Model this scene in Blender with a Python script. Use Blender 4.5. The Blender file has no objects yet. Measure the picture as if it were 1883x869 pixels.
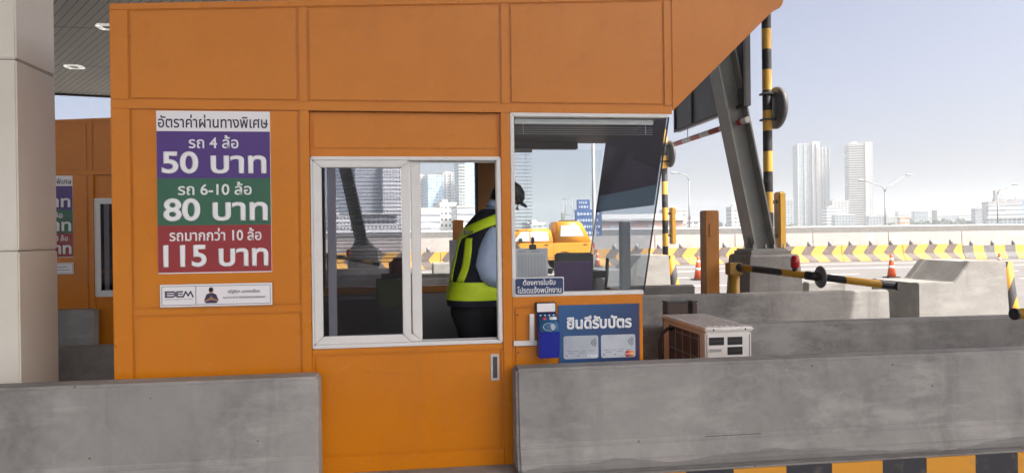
import bpy, bmesh, math, random
from mathutils import Vector, Matrix, Euler
R = math.radians
rnd = random.Random(7)
S = bpy.context.scene
COL = S.collection

# ------------------------------------------------------------------ camera, sky, sun, exposure
cd = bpy.data.cameras.new("camera"); cam = bpy.data.objects.new("camera", cd); COL.objects.link(cam)
cd.sensor_width = 36.0; cd.lens = 36.0 * 1400 / 1883; cd.clip_start = 0.05; cd.clip_end = 12000
cam.matrix_world = (Matrix.Translation((0, 0, 1.5)) @ Matrix.Rotation(R(-8.0), 4, 'Z')
                    @ Matrix.Rotation(R(90) - 4.5 / 1400, 4, 'X') @ Matrix.Rotation(-0.0125, 4, 'Z'))
S.camera = cam

SUN_EL, SUN_AZ = 50.0, 131.0          # azimuth clockwise from +Y: over the camera's right shoulder
w = bpy.data.worlds.new("World"); S.world = w; w.use_nodes = True
nt = w.node_tree; bg = nt.nodes['Background']
sky = nt.nodes.new('ShaderNodeTexSky'); sky.sky_type = 'NISHITA'; sky.sun_disc = False
sky.sun_elevation = R(SUN_EL); sky.sun_rotation = R(SUN_AZ)
sky.air_density = 0.3; sky.dust_density = 7.0; sky.ozone_density = 0.3
nt.links.new(sky.outputs[0], bg.inputs[0]); bg.inputs[1].default_value = 0.112
sd = bpy.data.lights.new("sun", 'SUN'); sd.energy = 2.0; sd.angle = R(0.5); sd.color = (1.0, 0.94, 0.85)
sun = bpy.data.objects.new("sun", sd); COL.objects.link(sun)
sdir = Vector((math.sin(R(SUN_AZ)) * math.cos(R(SUN_EL)), math.cos(R(SUN_AZ)) * math.cos(R(SUN_EL)), math.sin(R(SUN_EL))))
sun.rotation_euler = sdir.to_track_quat('Z', 'Y').to_euler(); sun.location = (20, -20, 40)
S.view_settings.view_transform = 'Standard'; S.view_settings.look = 'None'
S.view_settings.exposure = 1.82; S.view_settings.gamma = 1.0
S.cycles.max_bounces = 10; S.cycles.transparent_max_bounces = 24; S.cycles.volume_bounces = 1
S.cycles.caustics_reflective = False; S.cycles.caustics_refractive = False

# ------------------------------------------------------------------ materials
def new_mat(name):
    m = bpy.data.materials.new(name); m.use_nodes = True
    return m, m.node_tree, m.node_tree.nodes['Principled BSDF']
def nd(t, typ, **kw):
    n = t.nodes.new(typ)
    for k, v in kw.items(): setattr(n, k, v)
    return n
def math_(t, op, a, b=None, c=None):
    n = nd(t, 'ShaderNodeMath', operation=op)
    for i, v in enumerate((a, b, c)):
        if v is None: continue
        if isinstance(v, (int, float)): n.inputs[i].default_value = v
        else: t.links.new(v, n.inputs[i])
    return n.outputs[0]
def mix_(t, fac, a, b):
    n = nd(t, 'ShaderNodeMix', data_type='RGBA')
    for s, v in ((n.inputs[0], fac), (n.inputs[6], a), (n.inputs[7], b)):
        if isinstance(v, (int, float)): s.default_value = v
        elif isinstance(v, tuple): s.default_value = (*v, 1)
        else: t.links.new(v, s)
    return n.outputs[2]
def noise_(t, vec, scale, detail=4, rough=0.55, stretch=None):
    if stretch:
        mp = nd(t, 'ShaderNodeMapping'); t.links.new(vec, mp.inputs[0]); mp.inputs[3].default_value = stretch; vec = mp.outputs[0]
    n = nd(t, 'ShaderNodeTexNoise'); t.links.new(vec, n.inputs['Vector'])
    n.inputs['Scale'].default_value = scale; n.inputs['Detail'].default_value = detail; n.inputs['Roughness'].default_value = rough
    return n.outputs[0]
def ramp_(t, v, a, b):
    n = nd(t, 'ShaderNodeMapRange'); t.links.new(v, n.inputs[0]); n.inputs[1].default_value = a; n.inputs[2].default_value = b
    return n.outputs[0]
def ocoord(t, rand=False):
    c = nd(t, 'ShaderNodeTexCoord').outputs['Object']
    if rand:
        oi = nd(t, 'ShaderNodeObjectInfo'); v = nd(t, 'ShaderNodeVectorMath', operation='ADD')
        t.links.new(c, v.inputs[0]); s = math_(t, 'MULTIPLY', oi.outputs['Random'], 31.0); t.links.new(s, v.inputs[1]); c = v.outputs[0]
    return c
def sep_(t, vec):
    n = nd(t, 'ShaderNodeSeparateXYZ'); t.links.new(vec, n.inputs[0]); return n.outputs
def bump_(t, p, h, strength, dist=0.01):
    b = nd(t, 'ShaderNodeBump'); b.inputs['Strength'].default_value = strength; b.inputs['Distance'].default_value = dist
    t.links.new(h, b.inputs['Height']); t.links.new(b.outputs[0], p.inputs['Normal'])

def plain(name, col, rough=0.5, metal=0.0, var=0.0, scale=6.0, bump=0.0, spec=0.5, col2=None, rand=True):
    m, t, p = new_mat(name)
    p.inputs['Roughness'].default_value = rough; p.inputs['Metallic'].default_value = metal
    p.inputs['Specular IOR Level'].default_value = spec
    p.inputs['Base Color'].default_value = (*col, 1)
    if var or col2:
        c = ocoord(t, rand); n = noise_(t, c, scale, 6, 0.6)
        c2 = col2 or tuple(v * (1 - var) for v in col)
        t.links.new(mix_(t, ramp_(t, n, 0.35, 0.7), col, c2), p.inputs['Base Color'])
        t.links.new(math_(t, 'ADD', math_(t, 'MULTIPLY', n, 0.16), rough - 0.08), p.inputs['Roughness'])
        if bump: bump_(t, p, noise_(t, c, scale * 9, 3), bump)
    return m

def concrete(name, base=0.30, dark=0.19, light=0.42, lowband=None, warm=0.985):
    m, t, p = new_mat(name); c = ocoord(t, True)
    def g(v): return (v * 1.0, v * warm, v * warm * 0.96)
    n1 = noise_(t, c, 1.1, 7, 0.6); n2 = noise_(t, c, 3.2, 6, 0.62, (0.5, 1, 1.6)); n3 = noise_(t, c, 18, 5, 0.6)
    n4 = noise_(t, c, 0.9, 5, 0.55, (2.4, 1, 0.5))
    col = mix_(t, ramp_(t, n1, 0.36, 0.62), g(dark * 1.0), g(base))
    col = mix_(t, math_(t, 'MULTIPLY', ramp_(t, n2, 0.50, 0.64), 0.6), col, g(light))
    col = mix_(t, math_(t, 'MULTIPLY', ramp_(t, n4, 0.54, 0.62), 0.5), col, g(dark))
    col = mix_(t, math_(t, 'MULTIPLY', ramp_(t, n3, 0.35, 0.75), 0.28), col, g(light * 0.95))
    # efflorescence rings: narrow band of a low-frequency noise
    e = noise_(t, c, 2.3, 3, 0.5); ring = math_(t, 'SUBTRACT', 1.0, math_(t, 'MULTIPLY', math_(t, 'ABSOLUTE', math_(t, 'SUBTRACT', e, 0.58)), 60.0))
    ring = math_(t, 'MAXIMUM', ring, 0.0)
    col = mix_(t, math_(t, 'MULTIPLY', ring, 0.13), col, g(light * 1.15))
    st = noise_(t, c, 1.6, 5, .6, (3.2, 1, .28)); col = mix_(t, math_(t, 'MULTIPLY', ramp_(t, st, .58, .64), .22), col, g(dark * .8))
    blot = noise_(t, c, .55, 2, .5); col = mix_(t, math_(t, 'MULTIPLY', ramp_(t, blot, .60, .66), .22), col, g(dark * .85))
    # pores
    vo = nd(t, 'ShaderNodeTexVoronoi'); t.links.new(c, vo.inputs['Vector']); vo.inputs['Scale'].default_value = 5.5
    pore = math_(t, 'LESS_THAN', vo.outputs['Distance'], 0.035)
    col = mix_(t, math_(t, 'MULTIPLY', pore, 0.75), col, g(0.07))
    # hairline horizontal cracks
    x, y, z = sep_(t, ocoord(t))
    if lowband:
        wob = math_(t, 'MULTIPLY', math_(t, 'SUBTRACT', noise_(t, c, 1.7, 4), 0.5), 0.16)
        zz = math_(t, 'ADD', z, wob)
        col = mix_(t, math_(t, 'MULTIPLY', math_(t, 'LESS_THAN', zz, lowband), 0.5), col, g(dark * 0.75))
        band = math_(t, 'LESS_THAN', math_(t, 'ABSOLUTE', math_(t, 'SUBTRACT', math_(t, 'ADD', z, math_(t, 'MULTIPLY', wob, 0.08)), 0.165)), 0.002)
        gate = math_(t, 'GREATER_THAN', noise_(t, c, 1.3, 2, 0.5, (1, 0.1, 0.1)), 0.61)
        col = mix_(t, math_(t, 'MULTIPLY', math_(t, 'MULTIPLY', band, gate), 0.8), col, g(0.05))
    t.links.new(col, p.inputs['Base Color']); p.inputs['Roughness'].default_value = 0.82; p.inputs['Specular IOR Level'].default_value = 0.3
    bump_(t, p, math_(t, 'ADD', n3, math_(t, 'MULTIPLY', pore, -0.8)), 0.25, 0.006)
    return m

def glass(name, tint, spec=1.0, dirt=0.0):
    m, t, p = new_mat(name); t.nodes.remove(p)
    out = t.nodes['Material Output']
    lw = nd(t, 'ShaderNodeLayerWeight'); lw.inputs[0].default_value = 0.5
    f = math_(t, 'ADD', math_(t, 'MULTIPLY', math_(t, 'POWER', lw.outputs['Facing'], 5.0), 0.9 * spec), 0.035 * spec)
    tr = nd(t, 'ShaderNodeBsdfTransparent'); tr.inputs[0].default_value = (*tint, 1)
    gl = nd(t, 'ShaderNodeBsdfGlossy'); gl.inputs['Roughness'].default_value = 0.01
    mx = nd(t, 'ShaderNodeMixShader'); t.links.new(f, mx.inputs[0]); t.links.new(tr.outputs[0], mx.inputs[1]); t.links.new(gl.outputs[0], mx.inputs[2])
    sh = mx.outputs[0]
    if dirt:
        df = nd(t, 'ShaderNodeBsdfDiffuse'); df.inputs[0].default_value = (.6, .6, .6, 1)
        c = ocoord(t); n = ramp_(t, noise_(t, c, 4, 5, .6), .4, .8)
        m2 = nd(t, 'ShaderNodeMixShader'); t.links.new(math_(t, 'ADD', math_(t, 'MULTIPLY', n, dirt), dirt * 0.5), m2.inputs[0])
        t.links.new(sh, m2.inputs[1]); t.links.new(df.outputs[0], m2.inputs[2]); sh = m2.outputs[0]
    t.links.new(sh, out.inputs[0])
    return m

def stripes(name, a, b, period, expr, duty=0.5, rough=0.6, wear=0.25, wearcol=(.3, .3, .29)):
    """painted bands: expr(t, x, y, z) gives the coordinate along which the paint alternates"""
    m, t, p = new_mat(name); c = ocoord(t); x, y, z = sep_(t, c)
    u = math_(t, 'DIVIDE', expr(t, x, y, z), period)
    k = math_(t, 'LESS_THAN', math_(t, 'FRACT', u), duty)
    col = mix_(t, k, b, a)
    n = noise_(t, c, 7, 7, .65)
    col = mix_(t, math_(t, 'MULTIPLY', ramp_(t, n, .55, .75), wear), col, wearcol)
    t.links.new(col, p.inputs['Base Color']); p.inputs['Roughness'].default_value = rough
    return m

def facade(name, wall, glass_, floor_h, bay, fz=(0.3, 0.8), fx=(0.2, 0.8), rough=0.6, alt=None):
    m, t, p = new_mat(name); c = ocoord(t); x, y, z = sep_(t, c)
    fu = math_(t, 'FRACT', math_(t, 'ADD', math_(t, 'DIVIDE', math_(t, 'ADD', x, y), bay), 100.0))
    fv = math_(t, 'FRACT', math_(t, 'ADD', math_(t, 'DIVIDE', z, floor_h), 100.0))
    def inside(v, lo, hi): return math_(t, 'MULTIPLY', math_(t, 'GREATER_THAN', v, lo), math_(t, 'LESS_THAN', v, hi))
    k = math_(t, 'MULTIPLY', inside(fu, *fx), inside(fv, *fz))
    g = nd(t, 'ShaderNodeNewGeometry'); nz = math_(t, 'LESS_THAN', math_(t, 'ABSOLUTE', sep_(t, g.outputs['Normal'])[2]), 0.5)
    k = math_(t, 'MULTIPLY', k, nz)
    wn = nd(t, 'ShaderNodeTexWhiteNoise', noise_dimensions='2D'); cmb = nd(t, 'ShaderNodeCombineXYZ')
    t.links.new(math_(t, 'FLOOR', math_(t, 'DIVIDE', math_(t, 'ADD', x, y), bay)), cmb.inputs[0]); t.links.new(math_(t, 'FLOOR', math_(t, 'DIVIDE', z, floor_h)), cmb.inputs[1])
    t.links.new(cmb.outputs[0], wn.inputs['Vector'])
    gl = mix_(t, wn.outputs[0], glass_, alt or tuple(min(1, v * 1.8) for v in glass_))
    wv = mix_(t, ramp_(t, noise_(t, c, .05, 4), .3, .7), wall, tuple(v * .88 for v in wall))
    t.links.new(mix_(t, k, wv, gl), p.inputs['Base Color'])
    t.links.new(math_(t, 'SUBTRACT', rough, math_(t, 'MULTIPLY', k, rough - 0.2)), p.inputs['Roughness'])
    return m

M = {}
def orange_paint():
    m, t, p = new_mat('orange_paint'); c = ocoord(t)
    n = noise_(t, c, 2.2, 6, .6); n2 = noise_(t, c, 1.4, 5, .6, (6, 1, .5)); n3 = noise_(t, c, 60, 2)
    col = mix_(t, ramp_(t, n, .3, .75), (.61, .20, .003), (.55, .172, .002))
    col = mix_(t, math_(t, 'MULTIPLY', ramp_(t, n2, .55, .72), .34), col, (.50, .17, .02))
    vo = nd(t, 'ShaderNodeTexVoronoi'); t.links.new(c, vo.inputs['Vector']); vo.inputs['Scale'].default_value = 3.1
    col = mix_(t, math_(t, 'MULTIPLY', math_(t, 'LESS_THAN', vo.outputs['Distance'], .018), .6), col, (.16, .06, .02))
    zz = sep_(t, ocoord(t))[2]; chip = math_(t, 'MULTIPLY', math_(t, 'GREATER_THAN', noise_(t, c, 38, 4, .7), .66), math_(t, 'LESS_THAN', math_(t, 'ABSOLUTE', math_(t, 'SUBTRACT', zz, .085)), .04))
    col = mix_(t, math_(t, 'MULTIPLY', chip, .6), col, (.62, .5, .38))
    scuff = math_(t, 'MULTIPLY', math_(t, 'GREATER_THAN', noise_(t, c, 5, 6, .7, (.5, 1, 3)), .66), math_(t, 'LESS_THAN', zz, .7))
    col = mix_(t, math_(t, 'MULTIPLY', scuff, .22), col, (.28, .10, .02))
    t.links.new(col, p.inputs['Base Color'])
    t.links.new(math_(t, 'ADD', math_(t, 'MULTIPLY', n, .2), .17), p.inputs['Roughness'])
    p.inputs['Specular IOR Level'].default_value = .3; p.inputs['Coat Weight'].default_value = .2; p.inputs['Coat Roughness'].default_value = .12
    bump_(t, p, math_(t, 'ADD', n3, math_(t, 'MULTIPLY', n, 6.0)), .12, .004)
    return m
M['orange'] = orange_paint()
M['orange_dark'] = plain('orange_brown_metal', (.46, .18, .022), .45, var=.2)
M['brown'] = plain('dark_brown_lining', (.10, .036, .014), .5, var=.2)
M['white'] = plain('white_aluminium', (.74, .74, .72), .35, var=.06, scale=9)
M['white_dull'] = plain('white_board', (.30, .30, .295), .6, var=.08)
M['cream'] = plain('cream_cladding', (.76, .74, .66), .34, col2=(.66, .62, .53), scale=1.0, bump=.03)
M['black'] = plain('black_plastic', (.012, .012, .013), .45, var=.2)
M['rubber'] = plain('dark_rubber', (.022, .021, .022), .7)
M['dark'] = plain('dark_grey_metal', (.05, .048, .047), .5, var=.2)
M['grey_metal'] = plain('grey_green_steel', (.27, .28, .265), .45, var=.15, scale=3)
M['grey_back'] = plain('grey_sign_back', (.125, .125, .13), .5, var=.12)
M['alu'] = plain('brushed_aluminium', (.55, .55, .55), .35, metal=.8, var=.1)
M['lamp_grey'] = plain('galvanised_steel', (.30, .31, .32), .45, metal=.3)
M['yellow'] = plain('yellow_paint', (.36, .20, .02), .45, var=.12)
M['conc'] = concrete('barrier_concrete', .31, .19, .42, lowband=.05)
M['conc_l'] = concrete('block_concrete', .34, .26, .42)
M['conc_d'] = concrete('pedestal_concrete', .26, .17, .36)
M['pale_conc'] = concrete('viaduct_concrete', .20, .17, .24)
M['parapet'] = concrete('parapet_concrete', .44, .37, .50, warm=.94)
M['kerbtop'] = concrete('island_concrete', .27, .18, .35)
M['steel_post'] = plain('grey_steel_post', (.16, .15, .14), .55, var=.15)
YEL, BLK = (.66, .30, .025), (.022, .022, .026)
M['kerb'] = stripes('kerb_stripes', YEL, (.03, .032, .04), .605, lambda t, x, y, z: math_(t, 'SUBTRACT', x, 1.85), .53, wear=.5, wearcol=(.24, .2, .13))
M['pole'] = stripes('pole_bands', (.62, .36, .06), BLK, .60, lambda t, x, y, z: math_(t, 'ADD', z, 30.03), wear=.2)
M['boom'] = stripes('boom_bands', (.62, .33, .03), BLK, .46, lambda t, x, y, z: math_(t, 'ADD', x, 30.0), .5, .35, wear=.06)
M['redwhite'] = stripes('red_white_bands', (.42, .06, .05), (.62, .6, .58), .72, lambda t, x, y, z: math_(t, 'ADD', y, 30.0), .5, .5)
M['nose'] = stripes('nose_stripes', (.68, .33, .03), (.06, .06, .065), .52, lambda t, x, y, z: math_(t, 'ADD', math_(t, 'SUBTRACT', math_(t, 'MULTIPLY', z, .75), math_(t, 'MULTIPLY', x, 1.6)), 50.0), .5)
M['chevron'] = stripes('chevron_paint', (.56, .30, .06), (.12, .10, .09), 1.06,
    lambda t, x, y, z: math_(t, 'SUBTRACT', math_(t, 'ADD', x, 100 * 1.06), math_(t, 'MULTIPLY', math_(t, 'ABSOLUTE', math_(t, 'SUBTRACT', z, .40)), .85)), .54, .7, .35, (.5, .42, .34))
M['block_stripe'] = stripes('block_stripe_paint', (.56, .30, .06), (.12, .12, .125), 1.15, lambda t, x, y, z: math_(t, 'ADD', x, 115.0), .5, .7, .35, (.5, .45, .4))
M['glass_dark'] = glass('smoked_glass', (.66, .66, .70), .35, dirt=0)
M['glass_clear'] = glass('clear_glass', (.95, .965, .97), .3)
M['glass_side'] = glass('side_glass', (.94, .96, .97), .4)
M['glass_ws'] = glass('windscreen_glass', (.74, .76, .79), .5)
M['film'] = glass('grey_blue_film', (.30, .36, .41), .12, dirt=.004)
M['reflection_dark'] = glass('dark_purple_reflection', (.13, .075, .15), .1, dirt=.001)  # tint stands in for the dark ceiling mirrored in the windscreen
mm, tt, pp = new_mat('blind_slat'); pp.inputs['Base Color'].default_value = (.8, .8, .79, 1); tl = nd(tt, 'ShaderNodeBsdfTranslucent'); tl.inputs[0].default_value = (.8, .8, .79, 1)
mxs = nd(tt, 'ShaderNodeMixShader'); mxs.inputs[0].default_value = .45; tt.links.new(pp.outputs[0], mxs.inputs[1]); tt.links.new(tl.outputs[0], mxs.inputs[2]); tt.links.new(mxs.outputs[0], tt.nodes['Material Output'].inputs[0]); M['slat'] = mm
M['navy'] = plain('navy_print', (.010, .035, .125), .35, var=.1)
M['sign_white'] = plain('sign_white', (.80, .80, .82), .4)
M['ink_white'] = plain('white_lettering', (.82, .84, .86), .5)
M['ink_dark'] = plain('dark_lettering', (.03, .03, .07), .5)
M['ink_grey'] = plain('grey_lettering', (.22, .24, .28), .5)
M['purple'] = plain('purple_band', (.075, .030, .215), .35, var=.15, scale=3)
M['green'] = plain('green_band', (.025, .125, .070), .35, var=.15, scale=3)
M['red'] = plain('red_band', (.30, .022, .028), .35, var=.15, scale=3)
M['card'] = plain('silver_card', (.50, .55, .60), .35, col2=(.34, .39, .45), scale=3)
M['card_red'] = plain('card_red', (.55, .04, .05), .4); M['card_orange'] = plain('card_orange', (.75, .25, .05), .4)
M['reader_blue'] = plain('reader_blue', (.012, .022, .30), .3)
M['reader_face'] = plain('reader_teal', (.015, .10, .23), .3)
M['vest'] = plain('navy_vest', (.012, .014, .026), .85, var=.2, bump=.2)
M['band'] = plain('neon_band', (.66, .86, .02), .5, col2=(.55, .78, .02), scale=14)
M['shirt'] = plain('blue_shirt', (.42, .53, .70), .8, col2=(.34, .44, .61), scale=5)
M['trouser'] = plain('black_trousers', (.010, .010, .012), .85)
M['skin'] = plain('skin', (.36, .19, .115), .55); M['hair'] = plain('black_hair', (.008, .007, .007), .5)
M['paper'] = plain('paper', (.56, .57, .58), .8)
M['purple_box'] = plain('dark_purple_plastic', (.035, .010, .075), .4)
M['ac'] = plain('ac_white', (.78, .77, .74), .4, col2=(.70, .66, .60), scale=4)
M['ac_grille'] = plain('ac_fins', (.075, .05, .042), .6)
M['cone'] = plain('cone_orange', (.85, .15, .05), .5); M['cone_white'] = plain('cone_white', (.8, .8, .78), .5)
M['lamp_red'] = plain('red_lens', (.42, .015, .02), .15)
M['car_yellow'] = plain('car_yellow', (.64, .27, .025), .25); M['car_glass'] = plain('car_window', (.42, .45, .47), .1); M['tail'] = plain('tail_red', (.6, .02, .03), .2)
M['seat'] = plain('seat_fabric', (.02, .028, .022), .9); M['seat_green'] = plain('green_fabric', (.05, .08, .012), .9); M['maroon'] = plain('maroon_fabric', (.12, .012, .012), .8)
mm, tt, pp = new_mat('lit_diffuser'); pp.inputs['Base Color'].default_value = (.9, .9, .88, 1); pp.inputs['Emission Color'].default_value = (1, .96, .9, 1); pp.inputs['Emission Strength'].default_value = 0.12
M['diffuser'] = mm

def soffit_mat():
    m, t, p = new_mat('soffit_planks'); c = ocoord(t); x, y, z = sep_(t, c)
    # object is turned so its local Y runs along the planks
    fu = math_(t, 'FRACT', math_(t, 'ADD', math_(t, 'DIVIDE', x, .17), 100.0))
    fv = math_(t, 'FRACT', math_(t, 'ADD', math_(t, 'DIVIDE', math_(t, 'ADD', y, math_(t, 'MULTIPLY', x, 0.55)), 4.96), 100.466))
    g = math_(t, 'MAXIMUM', math_(t, 'LESS_THAN', fu, .12), math_(t, 'LESS_THAN', fv, .014))
    wn = nd(t, 'ShaderNodeTexWhiteNoise', noise_dimensions='1D'); t.links.new(math_(t, 'FLOOR', math_(t, 'DIVIDE', x, .17)), wn.inputs['W'])
    base = mix_(t, wn.outputs[0], (.37, .355, .34), (.42, .40, .385))
    base = mix_(t, math_(t, 'MULTIPLY', ramp_(t, noise_(t, c, .5, 5), .5, .8), .3), base, (.25, .24, .23))
    t.links.new(mix_(t, g, base, (.07, .065, .06)), p.inputs['Base Color']); p.inputs['Roughness'].default_value = .5
    bump_(t, p, math_(t, 'MULTIPLY', g, -1.0), .6, .02)
    return m
M['soffit'] = soffit_mat()
def road_mat():
    m, t, p = new_mat('road_surface'); c = ocoord(t)
    n = noise_(t, c, .35, 6, .6); n2 = noise_(t, c, 40, 3); n3 = noise_(t, c, .5, 4, .6, (.12, 1.6, 1))
    col = mix_(t, ramp_(t, n, .3, .7), (.155, .15, .145), (.205, .20, .195))
    col = mix_(t, math_(t, 'MULTIPLY', ramp_(t, n3, .5, .75), .4), col, (.13, .125, .12))
    col = mix_(t, math_(t, 'MULTIPLY', n2, .25), col, (.15, .15, .15))
    t.links.new(col, p.inputs['Base Color']); p.inputs['Roughness'].default_value = .85; bump_(t, p, n2, .3, .005)
    return m
M['road'] = road_mat()
M['lane_paint'] = plain('lane_paint', (.72, .71, .68), .7, var=.2, scale=3)
M['city_ground'] = plain('city_ground', (.16, .17, .14), .9, var=.4, scale=.02)

# ------------------------------------------------------------------ mesh helpers
class MB:
    def __init__(s): s.b = bmesh.new()
    def box(s, x0, x1, y0, y1, z0, z1, bev=0.0, seg=2):
        b = bmesh.new(); bmesh.ops.create_cube(b, size=1)
        for v in b.verts: v.co = Vector(((x0 + x1) / 2 + v.co.x * (x1 - x0), (y0 + y1) / 2 + v.co.y * (y1 - y0), (z0 + z1) / 2 + v.co.z * (z1 - z0)))
        if bev: bmesh.ops.bevel(b, geom=b.edges[:], offset=bev, segments=seg, affect='EDGES', clamp_overlap=True)
        return s.add(b)
    def add(s, b, mat=None):
        me = bpy.data.meshes.new('tmp'); b.to_mesh(me); b.free()
        if mat: me.transform(mat)
        s.b.from_mesh(me); bpy.data.meshes.remove(me); return s
    def prism(s, pts, a0, a1, axis='y', bev=0.0, seg=2):
        """polygon in the plane normal to axis (y: x,z; x: y,z; z: x,y), extruded from a0 to a1"""
        def P(p, a): return {'y': (p[0], a, p[1]), 'x': (a, p[0], p[1]), 'z': (p[0], p[1], a)}[axis]
        b = bmesh.new(); lo = [b.verts.new(P(p, a0)) for p in pts]; hi = [b.verts.new(P(p, a1)) for p in pts]; n = len(pts)
        b.faces.new(lo); b.faces.new(hi[::-1])
        for i in range(n): b.faces.new((lo[i], hi[i], hi[(i + 1) % n], lo[(i + 1) % n]))
        bmesh.ops.recalc_face_normals(b, faces=b.faces[:])
        if bev: bmesh.ops.bevel(b, geom=b.edges[:], offset=bev, segments=seg, affect='EDGES', clamp_overlap=True)
        return s.add(b)
    def loft(s, rings, cap=True, closed=True):
        b = bmesh.new(); vs = [[b.verts.new(p) for p in r] for r in rings]; n = len(rings[0])
        for a, c in zip(vs, vs[1:]):
            for i in range(n if closed else n - 1): b.faces.new((a[i], a[(i + 1) % n], c[(i + 1) % n], c[i]))
        if cap and closed: b.faces.new(vs[0][::-1]); b.faces.new(vs[-1])
        bmesh.ops.recalc_face_normals(b, faces=b.faces[:])
        for f in b.faces: f.smooth = len(f.verts) == 4
        return s.add(b)
    def tube(s, pts, rad, seg=12, cap=True):
        pts = [Vector(p) for p in pts]; rings = []; u = None
        for i, p in enumerate(pts):
            d = (pts[min(i + 1, len(pts) - 1)] - pts[max(i - 1, 0)]).normalized()
            if u is None: u = d.orthogonal().normalized()
            u = (u - d * u.dot(d)).normalized(); v = d.cross(u); r = rad[i] if isinstance(rad, (list, tuple)) else rad
            rings.append([p + (u * math.cos(a) + v * math.sin(a)) * r for a in [2 * math.pi * k / seg for k in range(seg)]])
        return s.loft(rings, cap)
    def lathe(s, c, prof, seg=20, axis='z'):
        rings = []
        for r, h in prof:
            rg = []
            for k in range(seg):
                a = 2 * math.pi * k / seg; u, v = r * math.cos(a), r * math.sin(a)
                rg.append({'z': (c[0] + u, c[1] + v, c[2] + h), 'x': (c[0] + h, c[1] + u, c[2] + v), 'y': (c[0] + u, c[1] + h, c[2] + v)}[axis])
            rings.append(rg)
        return s.loft(rings)
    def ball(s, c, rx, ry, rz, u=16, v=10):
        b = bmesh.new(); bmesh.ops.create_uvsphere(b, u_segments=u, v_segments=v, radius=1)
        for q in b.verts: q.co = Vector((c[0] + q.co.x * rx, c[1] + q.co.y * ry, c[2] + q.co.z * rz))
        for f in b.faces: f.smooth = True
        return s.add(b)
    def quad(s, *p):
        b = bmesh.new(); b.faces.new([b.verts.new(q) for q in p]); return s.add(b)

def wloc(o):
    l = Vector((0, 0, 0))
    while o: l = l + o.location; o = o.parent
    return l
def put(name, me, m, parent=None, loc=None):
    """a mesh given in world coordinates becomes an object; its origin is its parent's, or loc"""
    o = bpy.data.objects.new(name, me); COL.objects.link(o)
    if m: me.materials.clear(); me.materials.append(m)
    base = wloc(parent) if parent else Vector(loc or (0, 0, 0))
    if base.length: me.transform(Matrix.Translation(-base))
    if parent: o.parent = parent
    else: o.location = base
    return o
def part(name, mb, m, parent=None, loc=None):
    me = bpy.data.meshes.new(name); mb.b.to_mesh(me); mb.b.free(); return put(name, me, m, parent, loc)
def tag(o, label, cat, group=None):
    o['label'] = label; o['category'] = cat
    if group: o['group'] = group
    return o
def thing(name, label, cat, loc, group=None):
    o = bpy.data.objects.new(name, None); COL.objects.link(o); o.location = loc; o.empty_display_size = .1
    return tag(o, label, cat, group)
def struct(name, mb, m, kind='structure'):
    o = part(name, mb, m); o['kind'] = kind; return o
def dup(o, off=(0, 0, 0), label=None, parent=None):
    c = o.copy(); COL.objects.link(c)
    if parent: c.parent = parent
    else: c.location = o.location + Vector(off)
    for ch in o.children: dup(ch, parent=c)
    if label: c['label'] = label
    return c
def smooth(o):
    for p in o.data.polygons: p.use_smooth = True
    return o

def lettering(body, x0, x1, z0, z1, y, m, parent, bold=0.0, name='lettering', shear=0.0):
    """writing on an upright sign facing -Y, fitted to the rectangle"""
    c = bpy.data.curves.new('txt', 'FONT'); c.body = body; c.bevel_depth = bold; c.bevel_resolution = 0; c.shear = shear; c.fill_mode = 'FRONT' if not bold else 'BOTH'
    c.resolution_u = 6
    o = bpy.data.objects.new('txt', c); COL.objects.link(o)
    dg = bpy.context.evaluated_depsgraph_get(); dg.update()
    me = bpy.data.meshes.new_from_object(o.evaluated_get(dg)); bpy.data.objects.remove(o); bpy.data.curves.remove(c)
    xs = [v.co.x for v in me.vertices]; ys = [v.co.y for v in me.vertices]; zs = [v.co.z for v in me.vertices]
    sx = (x1 - x0) / (max(xs) - min(xs)); sy = (z1 - z0) / (max(ys) - min(ys)); d = max(max(zs) - min(zs), 1e-6); sz = .0012 / d if d > 1e-4 else 1
    mx, my, mz = min(xs), min(ys), min(zs)
    for v in me.vertices: v.co = Vector((x0 + (v.co.x - mx) * sx, y - (v.co.z - mz) * sz, z0 + (v.co.y - my) * sy))
    me.name = name
    return put(name, me, m, parent)

PITCH = Vector((-2.9, 4.6, 0))
# ------------------------------------------------------------------ the setting
g = MB(); g.box(-3200, 3200, -900, 3400, -14, -12.5); struct('ground', g, M['city_ground'])
g = MB(); g.box(-150, 260, -40, 35.6, -1.4, 0); struct('road', g, M['road'])
for yy, ln in ((20.2, 1), (23.9, 1), (27.6, 0), (31.2, 0)):
    g = MB()
    if ln:
        for k in range(-6, 22): g.box(k * 6.0, k * 6.0 + 3.2, yy - .07, yy + .07, -.02, .004)
    else: g.box(-140, 250, yy - .08, yy + .08, -.02, .004)
    struct('lane_marking', g, M['lane_paint'])
for k in range(4):
    g = MB(); g.box(-16, 11, 4.16, 6.30, 0.0, .142, .012)
    o = struct('traffic_island', g, M['kerbtop']); o.location = PITCH * k
    g = MB(); g.box(-16, 11, 4.145, 4.158, 0.0, .136)
    o = struct('kerb', g, M['kerb']); o.location = PITCH * k

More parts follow.
